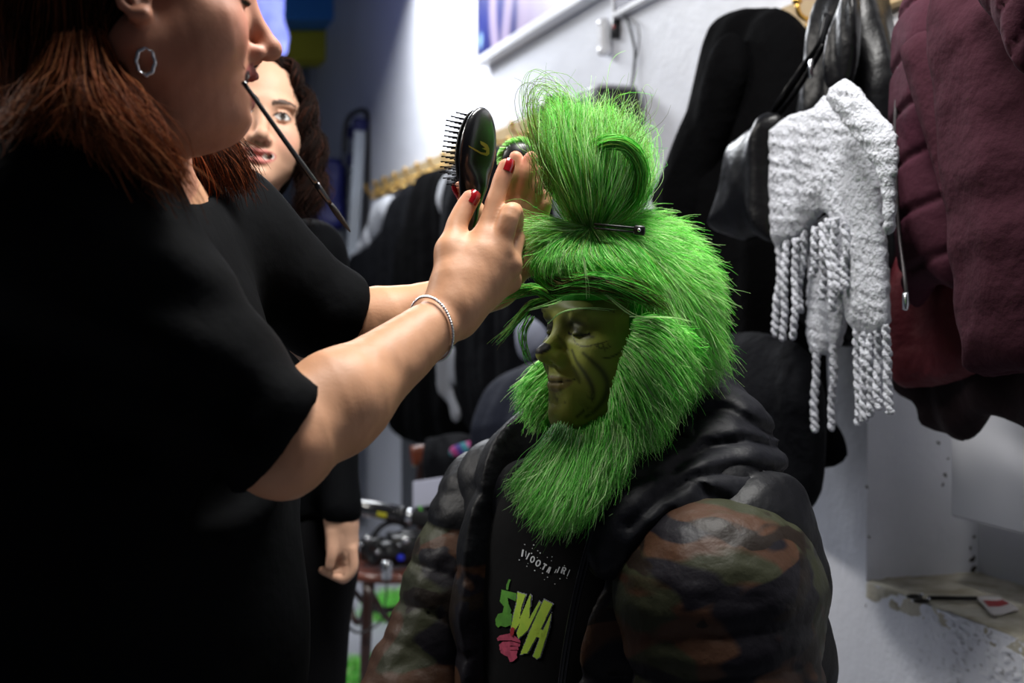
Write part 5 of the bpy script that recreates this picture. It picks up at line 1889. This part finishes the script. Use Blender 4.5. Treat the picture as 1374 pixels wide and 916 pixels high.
def colA(V):
    L = HA.loc(V)
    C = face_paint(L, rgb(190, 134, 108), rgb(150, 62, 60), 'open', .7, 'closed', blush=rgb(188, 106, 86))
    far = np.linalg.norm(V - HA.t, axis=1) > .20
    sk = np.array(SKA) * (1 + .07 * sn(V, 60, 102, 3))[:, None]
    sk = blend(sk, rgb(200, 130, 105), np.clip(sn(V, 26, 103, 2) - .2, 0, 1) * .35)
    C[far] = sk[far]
    for tips in (P(679, 224, 1.377), P(633, 265, 1.372), P(692, 211, 1.53), P(713, 212, 1.527), P(619, 253, 1.51), P(724, 231, 1.53)):
        d = np.linalg.norm(V - tips, axis=1)
        C = blend(C, rgb(214, 128, 112), np.exp(-(d / .016) ** 2) * .5)
    return C


lo_ = np.minimum(wR, mcp[0]) - .06
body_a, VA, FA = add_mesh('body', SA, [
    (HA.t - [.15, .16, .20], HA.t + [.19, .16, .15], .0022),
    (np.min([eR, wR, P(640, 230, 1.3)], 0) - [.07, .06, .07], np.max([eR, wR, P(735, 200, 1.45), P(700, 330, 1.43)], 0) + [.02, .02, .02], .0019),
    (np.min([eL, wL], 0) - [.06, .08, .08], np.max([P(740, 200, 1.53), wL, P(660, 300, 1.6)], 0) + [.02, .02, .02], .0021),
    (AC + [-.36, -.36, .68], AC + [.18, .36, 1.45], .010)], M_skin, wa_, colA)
# nails
nail_on(P(679, 225, 1.377), P(672, 245, 1.372), np.array([.75, -1, .15]), .0088, M_nail, body_a)
nail_on(P(632, 268, 1.372), P(624, 281, 1.368), np.array([.35, -1, .1]), .0092, M_nail, body_a)
nail_on(P(619, 253, 1.51), P(628, 268, 1.515), np.array([-1, -.35, .2]), .0092, M_nail, body_a)

# sweater
SS = SDF()
SS.u(ell(AC + [.0, 0, 1.19], (.185, .225, .25))); SS.u(ell(AC + [.02, 0, .95], (.20, .21, .28)), .08)
SS.u(ell(AC + [.09, -.07, 1.14], (.10, .10, .09)), .06); SS.u(ell(AC + [.09, .08, 1.14], (.10, .10, .09)), .06)
SS.u(cone(neckA - ZZ * .02, sR, .075, .080), .05); SS.u(cone(neckA - ZZ * .02, sL, .075, .075), .05)
cR, cL = eR + (sR - eR) * .02, eL + (sL - eL) * .02
SS.u(cone(sR, cR, .088, .056), .05); SS.u(cone(sL, cL + (wL - eL) * .16, .082, .054), .05)
def planecut(c, n, R=.11):
    n = unit(n); c = np.asarray(c, float)
    return (lambda p, cc, rr: np.maximum(-((p - c) @ n), np.linalg.norm(p - c, axis=1) - R), c, R)
nR = P(420, 620, 1.20) - P(365, 590, 1.13)
SS.cut(planecut(P(352, 590, 1.13), P(457, 660, 1.17) - P(352, 590, 1.13), .098), .004)
SS.cut(planecut(P(458, 455, 1.55), P(522, 470, 1.59) - P(458, 455, 1.55), .10), .004)
SS.cut(cone(neckA - [.02, 0, .01], neckA + [.03, 0, .08], .066, .072), .01)
def foldA(p):
    d = .0028 * sn(p, 24, 111, 2)
    for a, b, amp, fr in ((sR, cR, .0055, 95), (sL, cL, .0045, 95)):
        ax = unit(b - a); t = (p - a) @ ax; L_ = np.linalg.norm(b - a)
        w = np.clip((t / L_ - .45) / .5, 0, 1) * (np.linalg.norm(p - a - np.clip(t, 0, L_)[:, None] * ax, axis=1) < .11)
        d = d + amp * w * np.sin(t * fr + 3.0 * sn(p, 12, 112, 1) + 20 * (p[:, 2]))
    # drape folds from the shoulder
    w2 = np.exp(-(np.linalg.norm(p - (sR + [.07, 0, -.10]), axis=1) / .10) ** 2)
    return d + .006 * w2 * np.sin(85 * (p[:, 2] + .35 * p[:, 0]))
SS.disp = foldA
V, F = SS.mesh(AC + [-.36, -.36, .70], AC + [.36, .42, 1.48], .006)
link('sweater', mk_mesh('sweater', V, F), M_sweat, wa_)
# neckband
an = np.linspace(0, 2 * PI, 40)[:-1]
nb = neckA + [.006, 0, .004] + np.stack([.073 * np.cos(an), .070 * np.sin(an), .010 * np.cos(an + .4)], 1)
# trousers and shoes
ST2 = SDF(); hipA = AC + [.0, 0, .86]
ST2.u(ell(hipA, (.17, .20, .16)))
for s_ in (-1, 1):
    ST2.u(cone(hipA + [0, s_ * .09, -.03], AC + [.03, s_ * .10, .48], .105, .075), .05); ST2.u(cone(AC + [.03, s_ * .10, .48], AC + [0, s_ * .11, .09], .075, .060), .04)
V, F = ST2.mesh(AC + [-.25, -.3, .03], AC + [.25, .3, 1.05], .014)
link('trousers', mk_mesh('trousers', V, F), M_trous, wa_)
for s_ in (-1, 1): sole_shoe(AC + [0, s_ * .11, 0], np.array([1, 0, 0]), M_shoe, wa_)

# hair
BR1, BR2, BR3, BR4 = rgb(40, 24, 16), rgb(84, 46, 28), rgb(142, 78, 44), rgb(172, 108, 66)
SHB = SDF()
SHB.u(ell(HA.pt((-.022, 0, .045)), np.array([.108, .088, .092]) * 1.02, HA.R))
SHB.u(ell(HA.pt((-.060, 0, -.030)), np.array([.062, .076, .085]) * 1.05, HA.R), .04)
def hole2(p, cc, rr):
    q = HA.loc(p); return np.maximum(np.maximum(q[:, 2] - .055, .012 - .30 * (q[:, 2] + .02) - q[:, 0]), -.5) * .8
SHB.cut((hole2, HA.pt((.08, 0, 0)), .3), .01)
SHB.cut(ell(HA.pt((.0, -.078, -.014)), np.array([.026, .022, .032]), HA.R), .008)
V, F = SHB.mesh(HA.t - .20, HA.t + .20, .006)
hairA = link('hair', mk_mesh('hair', V, F), M_hairbase, wa_); hairA['label'] = 'long wavy brown hair with auburn ends'


def hair2(name, path, n, cols, w, par, r=.00042, m=None):
    cc = vcol(n, cols, w, .2)
    V, F, C = strand_mesh(path, r + .0002 * RNG.rand(n), np.full(n, .00015), cc)
    o = link(name, mk_mesh(name, V, F, col=C), m or M_hairb, par); o['kind'] = 'stuff'
    return o


def H(x, y, z): return HA.pt((x, y, z))
# locks: crown -> behind the ear -> shoulder (near side)
GA = [[H(-.02, -.02, .145), H(-.10, -.06, .08), H(-.125, -.07, -.02), P(20, 130, 1.07), P(-10, 195, 1.07)],
      [H(.0, -.03, .145), H(-.06, -.09, .07), P(75, 60, 1.06), P(55, 120, 1.04), P(20, 170, 1.04), P(-15, 195, 1.05)],
      [H(.02, -.03, .145), H(-.06, -.088, .06), P(95, 55, 1.06), P(88, 110, 1.045), P(70, 150, 1.03), P(40, 180, 1.04)],
      [H(.03, -.03, .14), H(-.045, -.088, .05), P(122, 50, 1.075), P(125, 105, 1.05), P(140, 150, 1.03), P(172, 190, 1.03), P(212, 245, 1.045)],
      [H(.04, -.03, .138), H(-.035, -.085, .045), P(142, 60, 1.085), P(165, 115, 1.07), P(196, 160, 1.06), P(228, 210, 1.06), P(258, 272, 1.07)]]
n = 6500
hair2('hair_locks', tuft(GA, n, .008, .010, K=16, frizz=.005, lmin=.72, clump=70), n, [BR1, BR2, BR3], [.4, .38, .22], hairA)
n = 1500
hair2('hair_locks', tuft([[q + np.array([0, -.008, 0]) for q in g[2:]] for g in GA[1:]], n, .008, .016, K=14, frizz=.012, lmin=.6, clump=30), n, [BR2, BR3, BR4], [.35, .4, .25], hairA)
# behind the neck, falling on the far shoulder
GB = [[H(-.03, .05, .12), H(-.08, .07, .0), P(225, 150, 1.30), P(262, 205, 1.30), P(272, 262, 1.32)],
      [H(-.03, .06, .12), H(-.05, .085, .0), P(262, 160, 1.33), P(300, 215, 1.34), P(318, 262, 1.35)],
      [H(.0, .07, .11), H(-.02, .09, .0), P(285, 165, 1.35), P(318, 205, 1.36), P(340, 250, 1.37)]]
n = 2600
hair2('hair_locks', tuft(GB, n, .010, .014, K=14, frizz=.007, lmin=.65, clump=40), n, [BR1, BR2, BR3], [.4, .4, .2], hairA)
# crown cover
i = RNG.randint(0, len(V), 2500); p0 = V[i]
fl = unit(np.array([-.4, 0, -1])) * np.ones((2500, 3))
s = np.linspace(0, 1, 7)[None, :, None]
hair2('hair_locks', p0[:, None] + s * .07 * fl[:, None] + RNG.randn(2500, 1, 3) * .006 * s ** 2, 2500, [BR1, BR2], None, hairA)

# jewellery
ec = P(195, 83, 1.075)
pts = []
for k in range(48):
    t = 2 * PI * k / 48
    r = 1 + .06 * math.cos(8 * t)
    pts.append(ec + np.array([.0068 * r * math.sin(t), .003 * math.sin(t), .0112 * r * math.cos(t)]))
er = obj('earring', [tube(np.array(pts), .0017, 8, closed=True), tube([ec + [0, 0, .011], ec + [0, .003, .0165], ec + [0, .007, .020]], .0008, 6)], M_silver, wa_)
fd = unit(wR - mR)
x_, y_, _ = frame_of(fd)
bc = mR + (wR - mR) * .84
an = np.linspace(0, 2 * PI, 47)[:-1]
rr_ = .0318
parts = [tube([bc + rr_ * (math.cos(t) * x_ + math.sin(t) * y_) + fd * .010 * math.cos(t - 1.2) for t in an], .0010, 6, closed=True)]
for t in np.linspace(0, 2 * PI, 73)[:-1]:
    c = bc + rr_ * (math.cos(t) * x_ + math.sin(t) * y_) + fd * .010 * math.cos(t - 1.2)
    parts.append(lathe([(0, -.0018), (.0017, -.0009), (.0017, .0009), (0, .0018)], 6, c, fd))
obj('bracelet', parts, M_silver, wa_)
rg_c = mcl[2] + (P(719, 252, 1.53) - mcl[2]) * .28
fd2 = unit(P(719, 252, 1.53) - mcl[2]); x2, y2, _ = frame_of(fd2)
obj('ring', tube([rg_c + .0108 * (math.cos(t) * x2 + math.sin(t) * y2) for t in np.linspace(0, 2 * PI, 29)[:-1]], .0012, 8, closed=True), M_silver, wa_)

# ---------------------------------------------------------------- make-up brush held in the mouth
mA, mB = P(326, 110, 1.135), P(470, 311, 1.26)
t = thing('makeup_brush', mA, 'long thin black make-up brush held between the lips of the woman at left', 'brush')
k = np.linspace(0, 1, 30)[:, None]
ln = mA + (mB - mA) * k
obj('handle', tube(ln[:20], np.linspace(.0021, .0028, 20), 10), mat('gloss_black', rgb(20, 20, 22), .2, coat=.5), t)
obj('ferrule', tube(ln[19:24], [.0030, .0031, .0029, .0027, .0024], 10), mat('gunmetal', rgb(90, 90, 92), .3, metal=1), t)
obj('bristle_tip', tube(ln[23:], [.0024, .0030, .0031, .0029, .0025, .0018, .0006], 10), mat('dark_bristle', rgb(58, 56, 54), .6, bump=[(500, .6, .002)]), t)

# ---------------------------------------------------------------- paddle hairbrush in the near hand
HBc = P(641, 202, 1.44)
up = unit(P(647, 148, 1.44) - P(632, 262, 1.44))
bd_ = unit(np.array([-.80, .60, 0]) - up * (np.array([-.80, .60, 0]) @ up))       # bristles point left and away
wd_ = np.cross(up, bd_)
RB = np.stack([wd_, up, bd_], 1)
t = thing('hairbrush', HBc, 'black oval hairbrush with stiff black bristles held upright in the fingers', 'hairbrush')
SBH = SDF()
SBH.u(ell(HBc, (.030, .049, .0105), RB)); SBH.u(cone(HBc - up * .040, HBc - up * .075, .012, .0075), .02)
SBH.u(cone(HBc - up * .075, HBc - up * .150 + bd_ * .004, .0080, .0105), .01)
SBH.cut(rbox(HBc + bd_ * .020, (.06, .055, .010), RB, .002), .003)
V, F = SBH.mesh(HBc - .18, HBc + .08, .002)
bb = link('handle', mk_mesh('handle', V, F), mat('black_lacquer', rgb(14, 14, 17), .28, coat=.3), t)
bvhB = BVHTree.FromPolygons([Vector(v) for v in V], F.tolist())
obj('cushion', [(np.array(lathe([(0, .0155), (.5, .0145), (.8, .0125), (.93, .0095), (.93, .008)], 24)[0]) * [.030, .049, 1] @ RB.T + HBc, lathe([(0, 0)] * 5, 24)[1])], mat('rubber', rgb(22, 22, 24), .6), t)
parts = []
for iy in np.linspace(-.9, .9, 17):
    for ix in np.linspace(-.9, .9, 9):
        if ix * ix + iy * iy > .80: continue
        b0 = HBc + wd_ * ix * .030 + up * iy * .049 + bd_ * .012
        dirn = unit(bd_ + wd_ * ix * .16 + up * iy * .16)
        parts.append(tube(np.array([b0, b0 + dirn * .014, b0 + dirn * .0205, b0 + dirn * .0215]), [.00055, .0005, .0009, .0004], 5))
br = obj('bristle', parts, mat('bristle_black', rgb(8, 8, 9), .8, spec=.08), t); br['kind'] = 'stuff'
M_gold = mat('gold_print', rgb(150, 128, 48), .45, metal=.3)
def hb(pts): return [(600 + x / 6.54, 130 + y / 6.54) for x, y in pts]
decal('gold_emblem', [hb([(285, 385), (320, 400), (350, 420), (366, 455), (365, 500), (345, 518), (315, 505), (290, 485), (335, 490), (340, 470), (300, 452), (330, 445), (290, 415)]),
                      hb([(185, 425), (240, 455), (300, 490), (350, 505), (345, 518), (290, 500), (235, 468), (188, 438)])], bvhB, M_gold, bb, .0008)
# second dark brush head behind the far fingers (rim of green fur)
c = P(697, 214, 1.60)
t = thing('hair_roller', c, 'round black roller with green fuzz on its rim behind the raised fingertips', 'hair roller')
obj('roller', lathe([(.004, -.02), (.020, -.018), (.022, 0), (.020, .018), (.004, .02)], 24, c, (0, 1, .2)), M_black, t)
n = 420
th_ = RNG.rand(n) * 2 * PI
pp = c + .021 * np.stack([np.cos(th_), 0 * th_, np.sin(th_)], 1)
dr = np.stack([np.cos(th_ + .8), RNG.randn(n) * .3, np.sin(th_ + .8)], 1)
V, F, C = strand_mesh(pp[:, None] + np.linspace(0, 1, 5)[None, :, None] * .010 * dr[:, None], np.full(n, .0005), np.full(n, .0002), vcol(n, [G_LT, G_MID]))
o = link('fuzz', mk_mesh('fuzz', V, F, col=C), M_hair_g, t); o['kind'] = 'stuff'

# ================================================================ YOUNG WOMAN BEHIND
HB = Head(math.radians(-71), math.radians(-6), math.radians(-9), (.112, 0, -.043), P(352, 179, 2.03), 1.0, None, mouth='smile', lids='open', full=.05, fem=1, nose=.985, smile=1.1)
SKB = rgb(202, 158, 132)
BC = np.array([-.455, 2.27, 0])
wb = thing('person', BC, 'smiling young woman with dark curly hair and black top standing behind the profile woman', 'person')
nB = HB.pt((-.03, 0, -.19))
sBl, sBr = P(412, 345, 2.27), P(265, 350, 2.33)
eBl, eBr = P(438, 520, 2.30), P(240, 520, 2.36)
wBl, wBr = P(458, 690, 2.17), P(250, 690, 2.25)
SBd = SDF()
SBd.u(HB.prim())
SBd.u(cone(HB.pt((-.02, 0, -.07)), nB, .050, .052), .03)
SBd.u(ell(BC + ZZ * 1.22, (.14, .10, .20)), .05); SBd.u(ell(BC + ZZ * .98, (.13, .10, .2)), .06)
for a, b, c in ((sBl, eBl, wBl), (sBr, eBr, wBr)):
    SBd.u(cone(nB, a, .05, .045), .04); SBd.u(cone(a, b, .043, .036), .03); SBd.u(cone(b, c, .036, .026), .02)
    dx = 1 if c is wBl else -1
    k0 = c + np.array([dx * .006, -.002, -.052]); SBd.u(cone(c + [0, 0, -.012], k0, .024, .024), .02)
    SBd.u(cone(c + [0, 0, -.02], k0 + [-.012 * dx, .004, -.004], .022, .020), .02)
    for q in range(4):
        b0 = k0 + np.array([dx * (.014 - .010 * q), -.014 + .010 * q, -.006 + .002 * q])
        finger(SBd, [b0, b0 + [dx * .002, -.004, -.030], b0 + [-dx * .012, -.006, -.048], b0 + [-dx * .026, -.004, -.046]], .0100, .0075, .004)
    finger(SBd, [c + [-dx * .012, -.020, -.030], c + [-dx * .012, -.030, -.060], c + [-dx * .016, -.030, -.082]], .011, .008, .010)


def colB(V):
    L = HB.loc(V)
    C = face_paint(L, SKB, rgb(176, 96, 92), 'smile', 1.1, 'open', browcol=rgb(30, 20, 16), blush=rgb(214, 140, 124))
    far = np.linalg.norm(V - HB.t, axis=1) > .2
    C[far] = SKB
    return C


add_mesh('body', SBd, [(HB.t - [.13, .15, .20], HB.t + [.13, .14, .14], .0024),
                       (wBl - [.06, .07, .15], wBl + [.05, .05, .04], .003), (BC + [-.25, -.2, .72], BC + [.25, .2, 1.42], .012)], M_skin, wb, colB)
# black top
STB = SDF()
STB.u(ell(BC + ZZ * 1.20, (.165, .12, .23))); STB.u(ell(BC + ZZ * .96, (.155, .12, .25)), .08)
for a, b, c in ((sBl, eBl, wBl), (sBr, eBr, wBr)):
    STB.u(cone(nB - ZZ * .02, a, .060, .062), .05); STB.u(cone(a, b, .062, .050), .04); STB.u(cone(b, c + ZZ * .01, .050, .036), .03)
STB.cut(cone(nB - ZZ * .005, nB + ZZ * .06 - [0, .03, 0], .054, .06), .01)
STB.cut(planecut(wBl + [0, 0, -.012], (0, 0, -1), .08), .004); STB.cut(planecut(wBr + [0, 0, -.012], (0, 0, -1), .08), .004)
STB.disp = lambda p: .004 * sn(p, 26, 121, 2)
V, F = STB.mesh(BC + [-.32, -.25, .68], BC + [.28, .25, 1.46], .009)
link('top', mk_mesh('top', V, F), M_sweat, wb)
ST3 = SDF(); hb_ = BC + ZZ * .86
ST3.u(ell(hb_ - [0, 0, .02], (.165, .12, .16)))
for s_ in (-1, 1):
    ST3.u(cone(hb_ + [s_ * .075, 0, -.04], BC + [s_ * .08, 0, .48], .095, .066), .05); ST3.u(cone(BC + [s_ * .08, 0, .48], BC + [s_ * .09, .01, .09], .066, .055), .04)
V, F = ST3.mesh(BC + [-.25, -.2, .03], BC + [.25, .2, 1.04], .014)
link('trousers', mk_mesh('trousers', V, F), M_trous, wb)
for s_ in (-1, 1): sole_shoe(BC + [s_ * .09, .01, 0], np.array([0, -1, 0]), M_shoe, wb)
# curly hair
DB1, DB2, DB3 = rgb(20, 13, 11), rgb(36, 22, 17), rgb(66, 38, 28)
SHC = SDF()
SHC.u(ell(HB.pt((-.020, 0, .036)), (.100, .085, .087), HB.R)); SHC.u(ell(HB.pt((-.05, 0, -.05)), (.05, .080, .09), HB.R), .04)
SHC.cut((lambda p, cc, rr: np.maximum(np.maximum(HB.loc(p)[:, 2] - .074 + 7 * HB.loc(p)[:, 1] ** 2, np.abs(HB.loc(p)[:, 1]) - .064), .018 - HB.loc(p)[:, 0]) * .8, HB.pt((.08, 0, 0)), .3), .01)
V, F = SHC.mesh(HB.t - .2, HB.t + .2, .007)
hairB = link('hair', mk_mesh('hair', V, F), M_hairbase, wb); hairB['label'] = 'long dark curly hair'
GC = [g3((362, 76, 2.12), (392, 96, 2.11), (409, 138, 2.12), (413, 185, 2.13), (408, 240, 2.12), (404, 290, 2.10)),
      g3((358, 70, 2.11), (388, 88, 2.11), (406, 135, 2.12), (412, 190, 2.11), (412, 245, 2.12), (408, 295, 2.12)),
      g3((354, 78, 2.13), (390, 92, 2.13), (412, 140, 2.13), (424, 195, 2.14), (426, 245, 2.15), (420, 290, 2.15))]
GC += [g3((360, 80, 2.16), (394, 100, 2.15), (410, 150, 2.14), (419, 210, 2.13), (421, 262, 2.13), (414, 300, 2.13))]
n = 4200
hair2('hair_locks', tuft(GC, n, .006, .014, K=34, frizz=.008, lmin=.7, curl=.0085, turns=5, clump=40), n, [DB1, DB2, DB3], [.45, .4, .15], hairB, r=.0006)
GD = [g3((345, 85, 2.08), (320, 100, 2.08), (300, 140, 2.10), (292, 190, 2.12), (290, 250, 2.12)), g3((340, 82, 2.12), (310, 95, 2.12), (288, 140, 2.14), (280, 200, 2.15), (278, 260, 2.16))]
n = 1500
hair2('hair_locks', tuft(GD, n, .008, .016, K=34, frizz=.006, lmin=.75, curl=.0075, turns=5, clump=30), n, [DB1, DB2, DB3], [.45, .4, .15], hairB, r=.0006)
# small hoop in her ear area
# ================================================================ BENTWOOD CHAIR with recording gear
SCx = P(535, 775, 3.95)
c0 = np.array([SCx[0], 3.95, 0])
wood = mat('chestnut_wood', rgb(112, 52, 26), .3, vary=(20, .6, rgb(62, 26, 14)), coat=.35)
dwood = mat('dark_bent_wood', rgb(44, 22, 15), .35, coat=.2)
t = thing('bentwood_chair', c0, 'dark bentwood chair with brown seat in the background, loaded with recording gear', 'chair')
obj('seat', lathe([(0, .445), (.17, .444), (.205, .450), (.215, .462), (.212, .474), (.195, .478), (.17, .470), (0, .468)], 36, c0), wood, t)
fl_, fr_ = P(462, 800, 3.80), P(501, 800, 3.73)
legs = [(c0 + [-.155, -.07, .45], c0 + [-.185, -.10, 0]), (c0 + [-.075, -.165, .45], c0 + [-.085, -.20, 0]), (c0 + [.13, -.12, .45], c0 + [.16, -.15, 0]), (c0 + [.10, .15, .45], c0 + [.13, .20, 0])]
for a, b in legs:
    obj('leg', tube(catmull([a, (a + b) / 2 + (a + b - 2 * c0)[[0, 1, 2]] * [.02, .02, 0], b], 10), np.linspace(.019, .014, 10), 10), dwood, t)
for i in range(4):
    a, b = legs[i][0], legs[(i + 1) % 4][0]
    m_ = (a + b) / 2; a2 = legs[i][0] + (legs[i][1] - legs[i][0]) * .05; b2 = legs[(i + 1) % 4][0] + (legs[(i + 1) % 4][1] - legs[(i + 1) % 4][0]) * .05
    obj('bent_brace', tube(catmull([a2, a2 * .75 + b2 * .25 - ZZ * .09, a2 * .5 + b2 * .5 - ZZ * .115, a2 * .25 + b2 * .75 - ZZ * .09, b2], 18), .010, 8), dwood, t)
bk = [P(566, 720, 4.12), P(563, 660, 4.14), P(566, 612, 4.15)]
bk2 = [P(650, 740, 4.0), P(650, 670, 4.0), P(648, 618, 4.0)]
for q in (bk, bk2):
    q[0][2] = .46; obj('back_post', tube(catmull(q, 10), .014, 8), dwood, t)
tr = catmull([P(552, 612, 4.15), P(580, 610, 4.14), P(620, 612, 4.08), P(655, 616, 4.0)], 16)
obj('top_rail', tube(tr, .034, 12, flat=.45, up=(0, 0, 1)), wood, t)

# dark garment with coloured lining draped over the chair back
S = SDF()
dp = [P(590, 606, 4.08), P(620, 606, 4.05), P(650, 610, 3.98)]
S.u(chain(dp, [.05, .06, .055])); S.u(chain([P(588, 625, 4.04), P(596, 690, 4.0)], [.05, .055]), .04); S.u(chain([P(620, 630, 4.0), P(625, 720, 3.96)], [.07, .075]), .05)
S.disp = lambda p: .010 * np.sin(70 * p[:, 0] + 6 * p[:, 2]) * (p[:, 2] < .85) + .008 * sn(p, 26, 131, 2)
V, F = S.mesh(P(600, 660, 4.0) - [.2, .25, .32], P(600, 660, 4.0) + [.25, .25, .32], .012)
o = link('draped_jacket', mk_mesh('draped_jacket', V, F), M_bcloth); tag(o, 'black jacket draped over the brown chair back', 'jacket')
S = SDF(); S.u(chain([P(612, 606, 3.96), P(628, 602, 3.95), P(642, 606, 3.92)], [.022, .026, .02]))
S.disp = lambda p: .005 * sn(p, 60, 133, 2)
V, F = S.mesh(P(625, 604, 3.95) - .13, P(625, 604, 3.95) + .13, .007)
cm = np.array([rgb(46, 120, 130), rgb(150, 50, 110), rgb(60, 50, 120)])[np.clip(((V[:, 0] * 45 + V[:, 2] * 30) % 3).astype(int), 0, 2)]
o = link('striped_scarf', mk_mesh('striped_scarf', V, F, col=cm), mat('striped_knit', (.3, .3, .3), .9, attr=True)); tag(o, 'small teal and pink striped knit over the chair back', 'scarf')

# white card clipped to the chair
a_, b_, d__ = P(554, 646, 3.86), P(595, 640, 3.86), P(554, 681, 3.86)
ex, ez = unit(b_ - a_), unit(a_ - d__)
ey = np.cross(ez, ex)
RCd = np.stack([ex, ey, ez], 1)
cc_ = a_ + (b_ - a_) / 2 + (d__ - a_) / 2
o = obj('white_card', box(cc_, (np.linalg.norm(b_ - a_) / 2, .003, np.linalg.norm(d__ - a_) / 2), RCd, .0015), mat('card', rgb(190, 192, 210), .6), smooth=False)
tag(o, 'blank white card standing above the recording gear on the chair', 'card')
t = thing('cable_tie', P(565, 682, 3.85), 'thin bright green tag hanging below the white card', 'tag')
obj('strip', tube(catmull([P(563, 679, 3.85), P(566, 686, 3.845), P(570, 692, 3.84)], 8), .006, 6, flat=.3), mat('neon_tag', rgb(90, 200, 60), .5), t)

# shotgun microphone in its foam cover
t = thing('microphone', P(540, 690, 3.85), 'long black microphone with a silver band lying across the recording gear', 'microphone')
mic = [P(474, 678, 3.88), P(510, 685, 3.86), P(540, 691, 3.84), P(600, 702, 3.80)]
mk = unit(mic[-1] - mic[0])
def along(p0, p1, r, m, name, hl=False):
    k = np.linalg.norm(p1 - p0)
    return obj(name, lathe([(0, 0), (r * .85, .002), (r, .010), (r, k - .010), (r * .85, k - .002), (0, k)], 20, p0, p1 - p0), m, t)
M_glb = mat('gloss_barrel', rgb(24, 24, 26), .18, coat=.6)
along(mic[0], mic[0] + mk * .155, .026, M_glb, 'barrel')
along(mic[0] + mk * .150, mic[0] + mk * .176, .029, M_black, 'clamp_ring')
along(mic[0] + mk * .172, mic[3], .024, mat('black_foam', rgb(12, 12, 13), .95), 'foam_cover')
obj('silver_band', lathe([(.0245, 0), (.0262, .001), (.0262, .016), (.0245, .017)], 20, mic[0] + mk * .180, mk), M_steel, t)
obj('yellow_label', box(mic[0] + mk * .098 + np.array([0, -.0245, -.006]), (.016, .003, .007), np.stack([mk, unit(np.cross(ZZ, mk)), np.cross(mk, unit(np.cross(ZZ, mk)))], 1)), mat('yellow_label', rgb(170, 165, 20), .5), t)
# camera / recorder rig on the seat
t = thing('camera_rig', P(520, 745, 3.9), 'black camera and recorder rig with small metal knobs on the chair seat', 'camera')
def bxp(u, v, Y, h, yaw=.3, b=.006): return box(P(u, v, Y), h, rot_z(yaw), b)
obj('camera_body', [bxp(548, 734, 3.92, (.062, .05, .044)), bxp(548, 718, 3.92, (.030, .03, .014))], M_black, t)
obj('lens', lathe([(0, -.05), (.034, -.05), (.038, -.045), (.038, .02), (.033, .025), (.036, .03), (.036, .055), (.028, .057), (.024, .05), (0, .048)], 24, P(520, 742, 3.87), (-.75, -.6, .05)), M_black, t)
obj('recorder', bxp(500, 736, 3.94, (.035, .03, .036), -.2), M_black, t)
obj('mount_arm', [tube(catmull([P(500, 720, 3.86), P(512, 706, 3.86), P(528, 700, 3.85), P(548, 706, 3.86)], 14), .008, 8), tube([P(490, 722, 3.88), P(482, 732, 3.9)], .007, 8)], M_black, t)
for (u, v, r) in ((494, 722, .010), (507, 741, .007), (565, 728, .008), (545, 724, .012), (485, 730, .007), (536, 731, .006)):
    obj('knob', lathe([(0, 0), (r, 0), (r, .008), (r * .8, .011), (0, .012)], 14, P(u, v, 3.80), (0, -1, .3)), M_steel, t)
obj('blue_dial', lathe([(0, 0), (.011, 0), (.011, .006), (0, .008)], 16, P(538, 748, 3.80), (0, -1, .2)), mat('blue_plastic', rgb(20, 40, 190), .3), t)
obj('buckle', [box(P(519, 765, 3.72), (.016, .006, .028), rot_z(.2), .004)], M_steel, t)
obj('strap', [tube(catmull([P(519, 770, 3.72), P(518, 800, 3.70), P(512, 830, 3.70), P(500, 842, 3.70), P(478, 848, 3.70), P(460, 830, 3.70), P(450, 800, 3.72), P(449, 780, 3.76), P(470, 770, 3.80)], 50), .013, 8, flat=.2)], M_black, t)
# bright green fur pieces lying on the floor
M_gf = M_hair_g
def furpile(px, py, r, label, seed):
    rr = ray(px, py); c = np.array([0, 0, 1.3]) + rr * (-1.3 / rr[2]); c[2] = 0
    S = SDF(); S.u(ell(c + [0, 0, .03], (r, r * .8, .05))); S.u(ell(c + [r * .5, .05, .03], (r * .6, r * .6, .045)), .03)
    S.disp = lambda p: .012 * sn(p, 30, seed, 2)
    V, F = S.mesh(c - [r * 1.6, r * 1.6, .03], c + [r * 1.6, r * 1.6, .15], .014)
    V[:, 2] = np.maximum(V[:, 2], .001)
    o = link('fur_scrap', mk_mesh('fur_scrap', V, F), M_cap); tag(o, label, 'fur')
    N = vnormals(V, F); n = 2600
    i = RNG.randint(0, len(V), n)
    d = N[i] * .6 + RNG.randn(n, 3) * .6 + [.3, 0, 0]; d /= np.linalg.norm(d, axis=1, keepdims=True)
    path = V[i][:, None] + np.linspace(0, 1, 5)[None, :, None] * .06 * d[:, None]
    path[..., 2] = np.maximum(path[..., 2] - .02 * np.linspace(0, 1, 5)[None] ** 2, .002)
    Vs, Fs, C = strand_mesh(path, np.full(n, .0012), np.full(n, .0004), vcol(n, [G_MID, G_LT, G_DK]))
    q = link('fur_pile', mk_mesh('fur_pile', Vs, Fs, col=C), M_hair_g, o); q['kind'] = 'stuff'


furpile(538, 826, .13, 'scrap of bright green fur on the floor under the chair seat', 141)
furpile(478, 925, .12, 'scrap of bright green fur on the floor at the bottom edge by the chair leg', 142)
